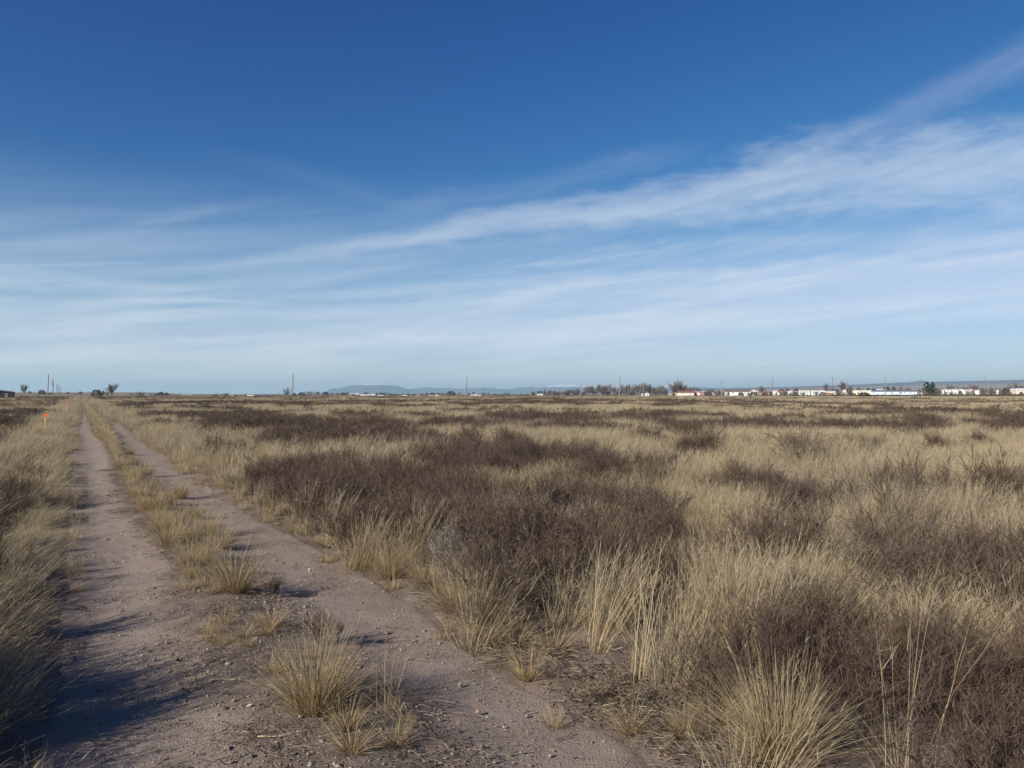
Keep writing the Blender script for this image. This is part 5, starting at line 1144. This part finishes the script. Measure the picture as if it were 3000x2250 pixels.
for i, (px, yt, wd) in enumerate(((1562, 1148.5, 14), (1578, 1146, 16), (1595, 1143, 18), (1610, 1144.5, 16), (1625, 1146, 18), (1640, 1147.5, 18), (1655, 1146, 16), (1668, 1142, 16), (1680, 1141, 14), (1692, 1140, 14), (1604, 1150, 20), (1634, 1151, 20), (1662, 1150, 20), (1688, 1150, 20),
     (1716, 1136, 16), (1728, 1132, 15), (1738, 1133, 14), (1750, 1131, 16), (1762, 1130, 18), (1775, 1131, 14), (1787, 1128.5, 18), (1800, 1138, 16), (1812, 1140, 16), (1823, 1129, 17), (1835, 1131, 16), (1845, 1127, 8), (1856, 1131, 16), (1867, 1129, 15), (1879, 1126, 16), (1891, 1125.5, 18), (1901, 1128, 14), (1915, 1136, 16), (1926, 1134, 14), (1938, 1131, 13), (1952, 1138, 14), (1995, 1127, 22), (2010, 1136, 16), (2025, 1135, 18), (2041, 1136, 14), (2050, 1141, 14),
     (1708, 1146, 22), (1742, 1146, 24), (1780, 1147, 24), (1815, 1147, 24), (1850, 1146, 24), (1885, 1146, 24), (1920, 1146, 24), (1950, 1146, 22), (1768, 1142, 20), (1832, 1143, 20), (1905, 1142, 20))):
    tree(BT if i % 4 or yt < 1140 else BB, i, px, yt, wd * 1.15, 640 + 23 * (i % 6), 'leafless grey brown tree of the tree line beyond the field', 'trees of the tree line beyond the field')
tree(BT, 4, 1978, 1119.5, 46, 620, 'biggest bare tree, round crowned, at the right end of the tree line')
for i, (px, yt, wd, kd, lb) in enumerate(((2075, 1142, 16, BB, 'grey bush behind the dark blue shed'), (2088, 1140, 18, BB, 'taller grey bush behind the small gabled shed'), (2105, 1145, 20, BB, 'bare bush around the power pole left of the mobile home'), (2232, 1133.5, 26, BB, 'grey bare tree behind the orange house'),
     (2214, 1141, 12, DB, 'dark bush at the right end of the white porch'), (2258, 1147, 12, DB, 'dark bush right of the orange house'), (2292, 1140, 26, DB, 'dark tree behind the rusty roofed house'), (2308, 1138.5, 14, EV, 'dark evergreen right of the rusty roof'), (2333, 1137.5, 20, DB, 'dark bush above the brown shed'), (2318, 1150, 22, BB, 'grey green bush in front of the white shed'),
     (2374, 1147, 8, DB, 'dark upright bush in the gap between two trailers'), (2420, 1127, 28, BT, 'faint tall bare tree right of the broad brown roof'), (2424, 1142, 14, DB, 'dark bush above the rusty container'), (2468, 1120.5, 26, BT, 'tall pale bare tree behind the round topped bin'), (2440, 1137, 14, BB, 'grey bush below the transmission pole'), (2452, 1138, 14, DB, 'dark round bush left of the tall pale bare tree'),
     (2458, 1147, 18, BB, 'grey thicket in front of the round topped bin'), (2490, 1134, 24, BB, 'grey bare tree left of the barrel roofed shed'), (2516, 1136, 22, BB, 'bare bush behind the off white trailer'), (2543, 1136, 14, DB, 'dark bush behind the right end of the off white trailer'), (2597, 1132.5, 22, DB, 'dark olive tree behind the pale blue trailer'), (2560, 1137.5, 16, DB, 'low dark bush behind the left end of the blue trailer'),
     (2618, 1133, 14, DB, 'second dark tree behind the pale blue trailer'), (2640, 1134, 20, BB, 'bare reddish tree behind the pale blue trailer'), (2660, 1136, 16, BB, 'small bare tree behind the right end of the blue trailer'), (2692, 1140, 22, BB, 'bare bush left of the conifers'), (2750, 1137, 22, BB, 'grey bush at the right foot of the conifers'), (2788, 1130, 38, BB, 'wide bare tree behind the white trailer at the right'),
     (2824, 1133.5, 18, BB, 'bare tree above the mint garage'), (2852, 1129.5, 40, BB, 'wide bare tree behind the pinkish house'), (2906, 1137, 30, BB, 'grey bush left of the little pale sheds'), (2930, 1138, 26, BB, 'grey bush right of the little pale sheds'), (2948, 1135, 22, DB, 'dark bush before the tan house at the right edge'), (2975, 1126.5, 50, BB, 'wide bare tree behind the tan house at the right edge'), (3002, 1129, 36, BB, 'bare tree cut by the right edge'), (2881, 1139, 20, BB, 'small bare tree under the far power pole'))):
    tree(kd, i, px, yt, wd, 660 if i not in (2, 9, 16) else 480, lb, name={id(DB): 'bush', id(BB): 'bare_bush', id(EV): 'evergreen_tree', id(BT): 'bare_tree'}[id(kd)], cat='tree' if yt < 1138 else 'bush')
tree(CO, 1, 2716, 1119.5, 26, 520, 'taller of the two dark conifers, the left one', name='conifer')
tree(CO, 2, 2732, 1120.5, 20, 522, 'right hand narrower one of the two dark conifers', name='conifer')
tree(DB, 2, 2532, 1149.5, 32, 330, 'reddish brown bush in front of the off white trailer', name='bush', cat='bush')

for i in range(34):
    px = 2070 + 930 * (i + g.random() * .8) / 34
    tree(BB if i % 3 else DB, i, px, 1151.5 - 4.5 * g.random() - (2.5 if px > 2650 else 0), 10 + 12 * g.random(), 440 + 40 * g.random(), 'small grey brown bush in front of the row of far houses', 'bushes in front of the far houses', 'bush', 'bush')

# ------------------------------------------------------------------ haze
hm, n, out = material('haze_air')
pv = n.node('ShaderNodeVolumePrincipled'); pv.inputs['Color'].default_value = (.55, .83, 1.0, 1); pv.inputs['Density'].default_value = 1.05e-4
pv.inputs['Anisotropy'].default_value = 0.3
hm.cycles.volume_sampling = 'DISTANCE'
n.t.links.new(pv.outputs[0], out.inputs['Volume'])
hb = MB(); hb.box(-14800, 14800, -14800, 14800, -4.2, 175)
tag(hb.build('haze', hm), 'thin bluish air over the plain', kind='stuff')
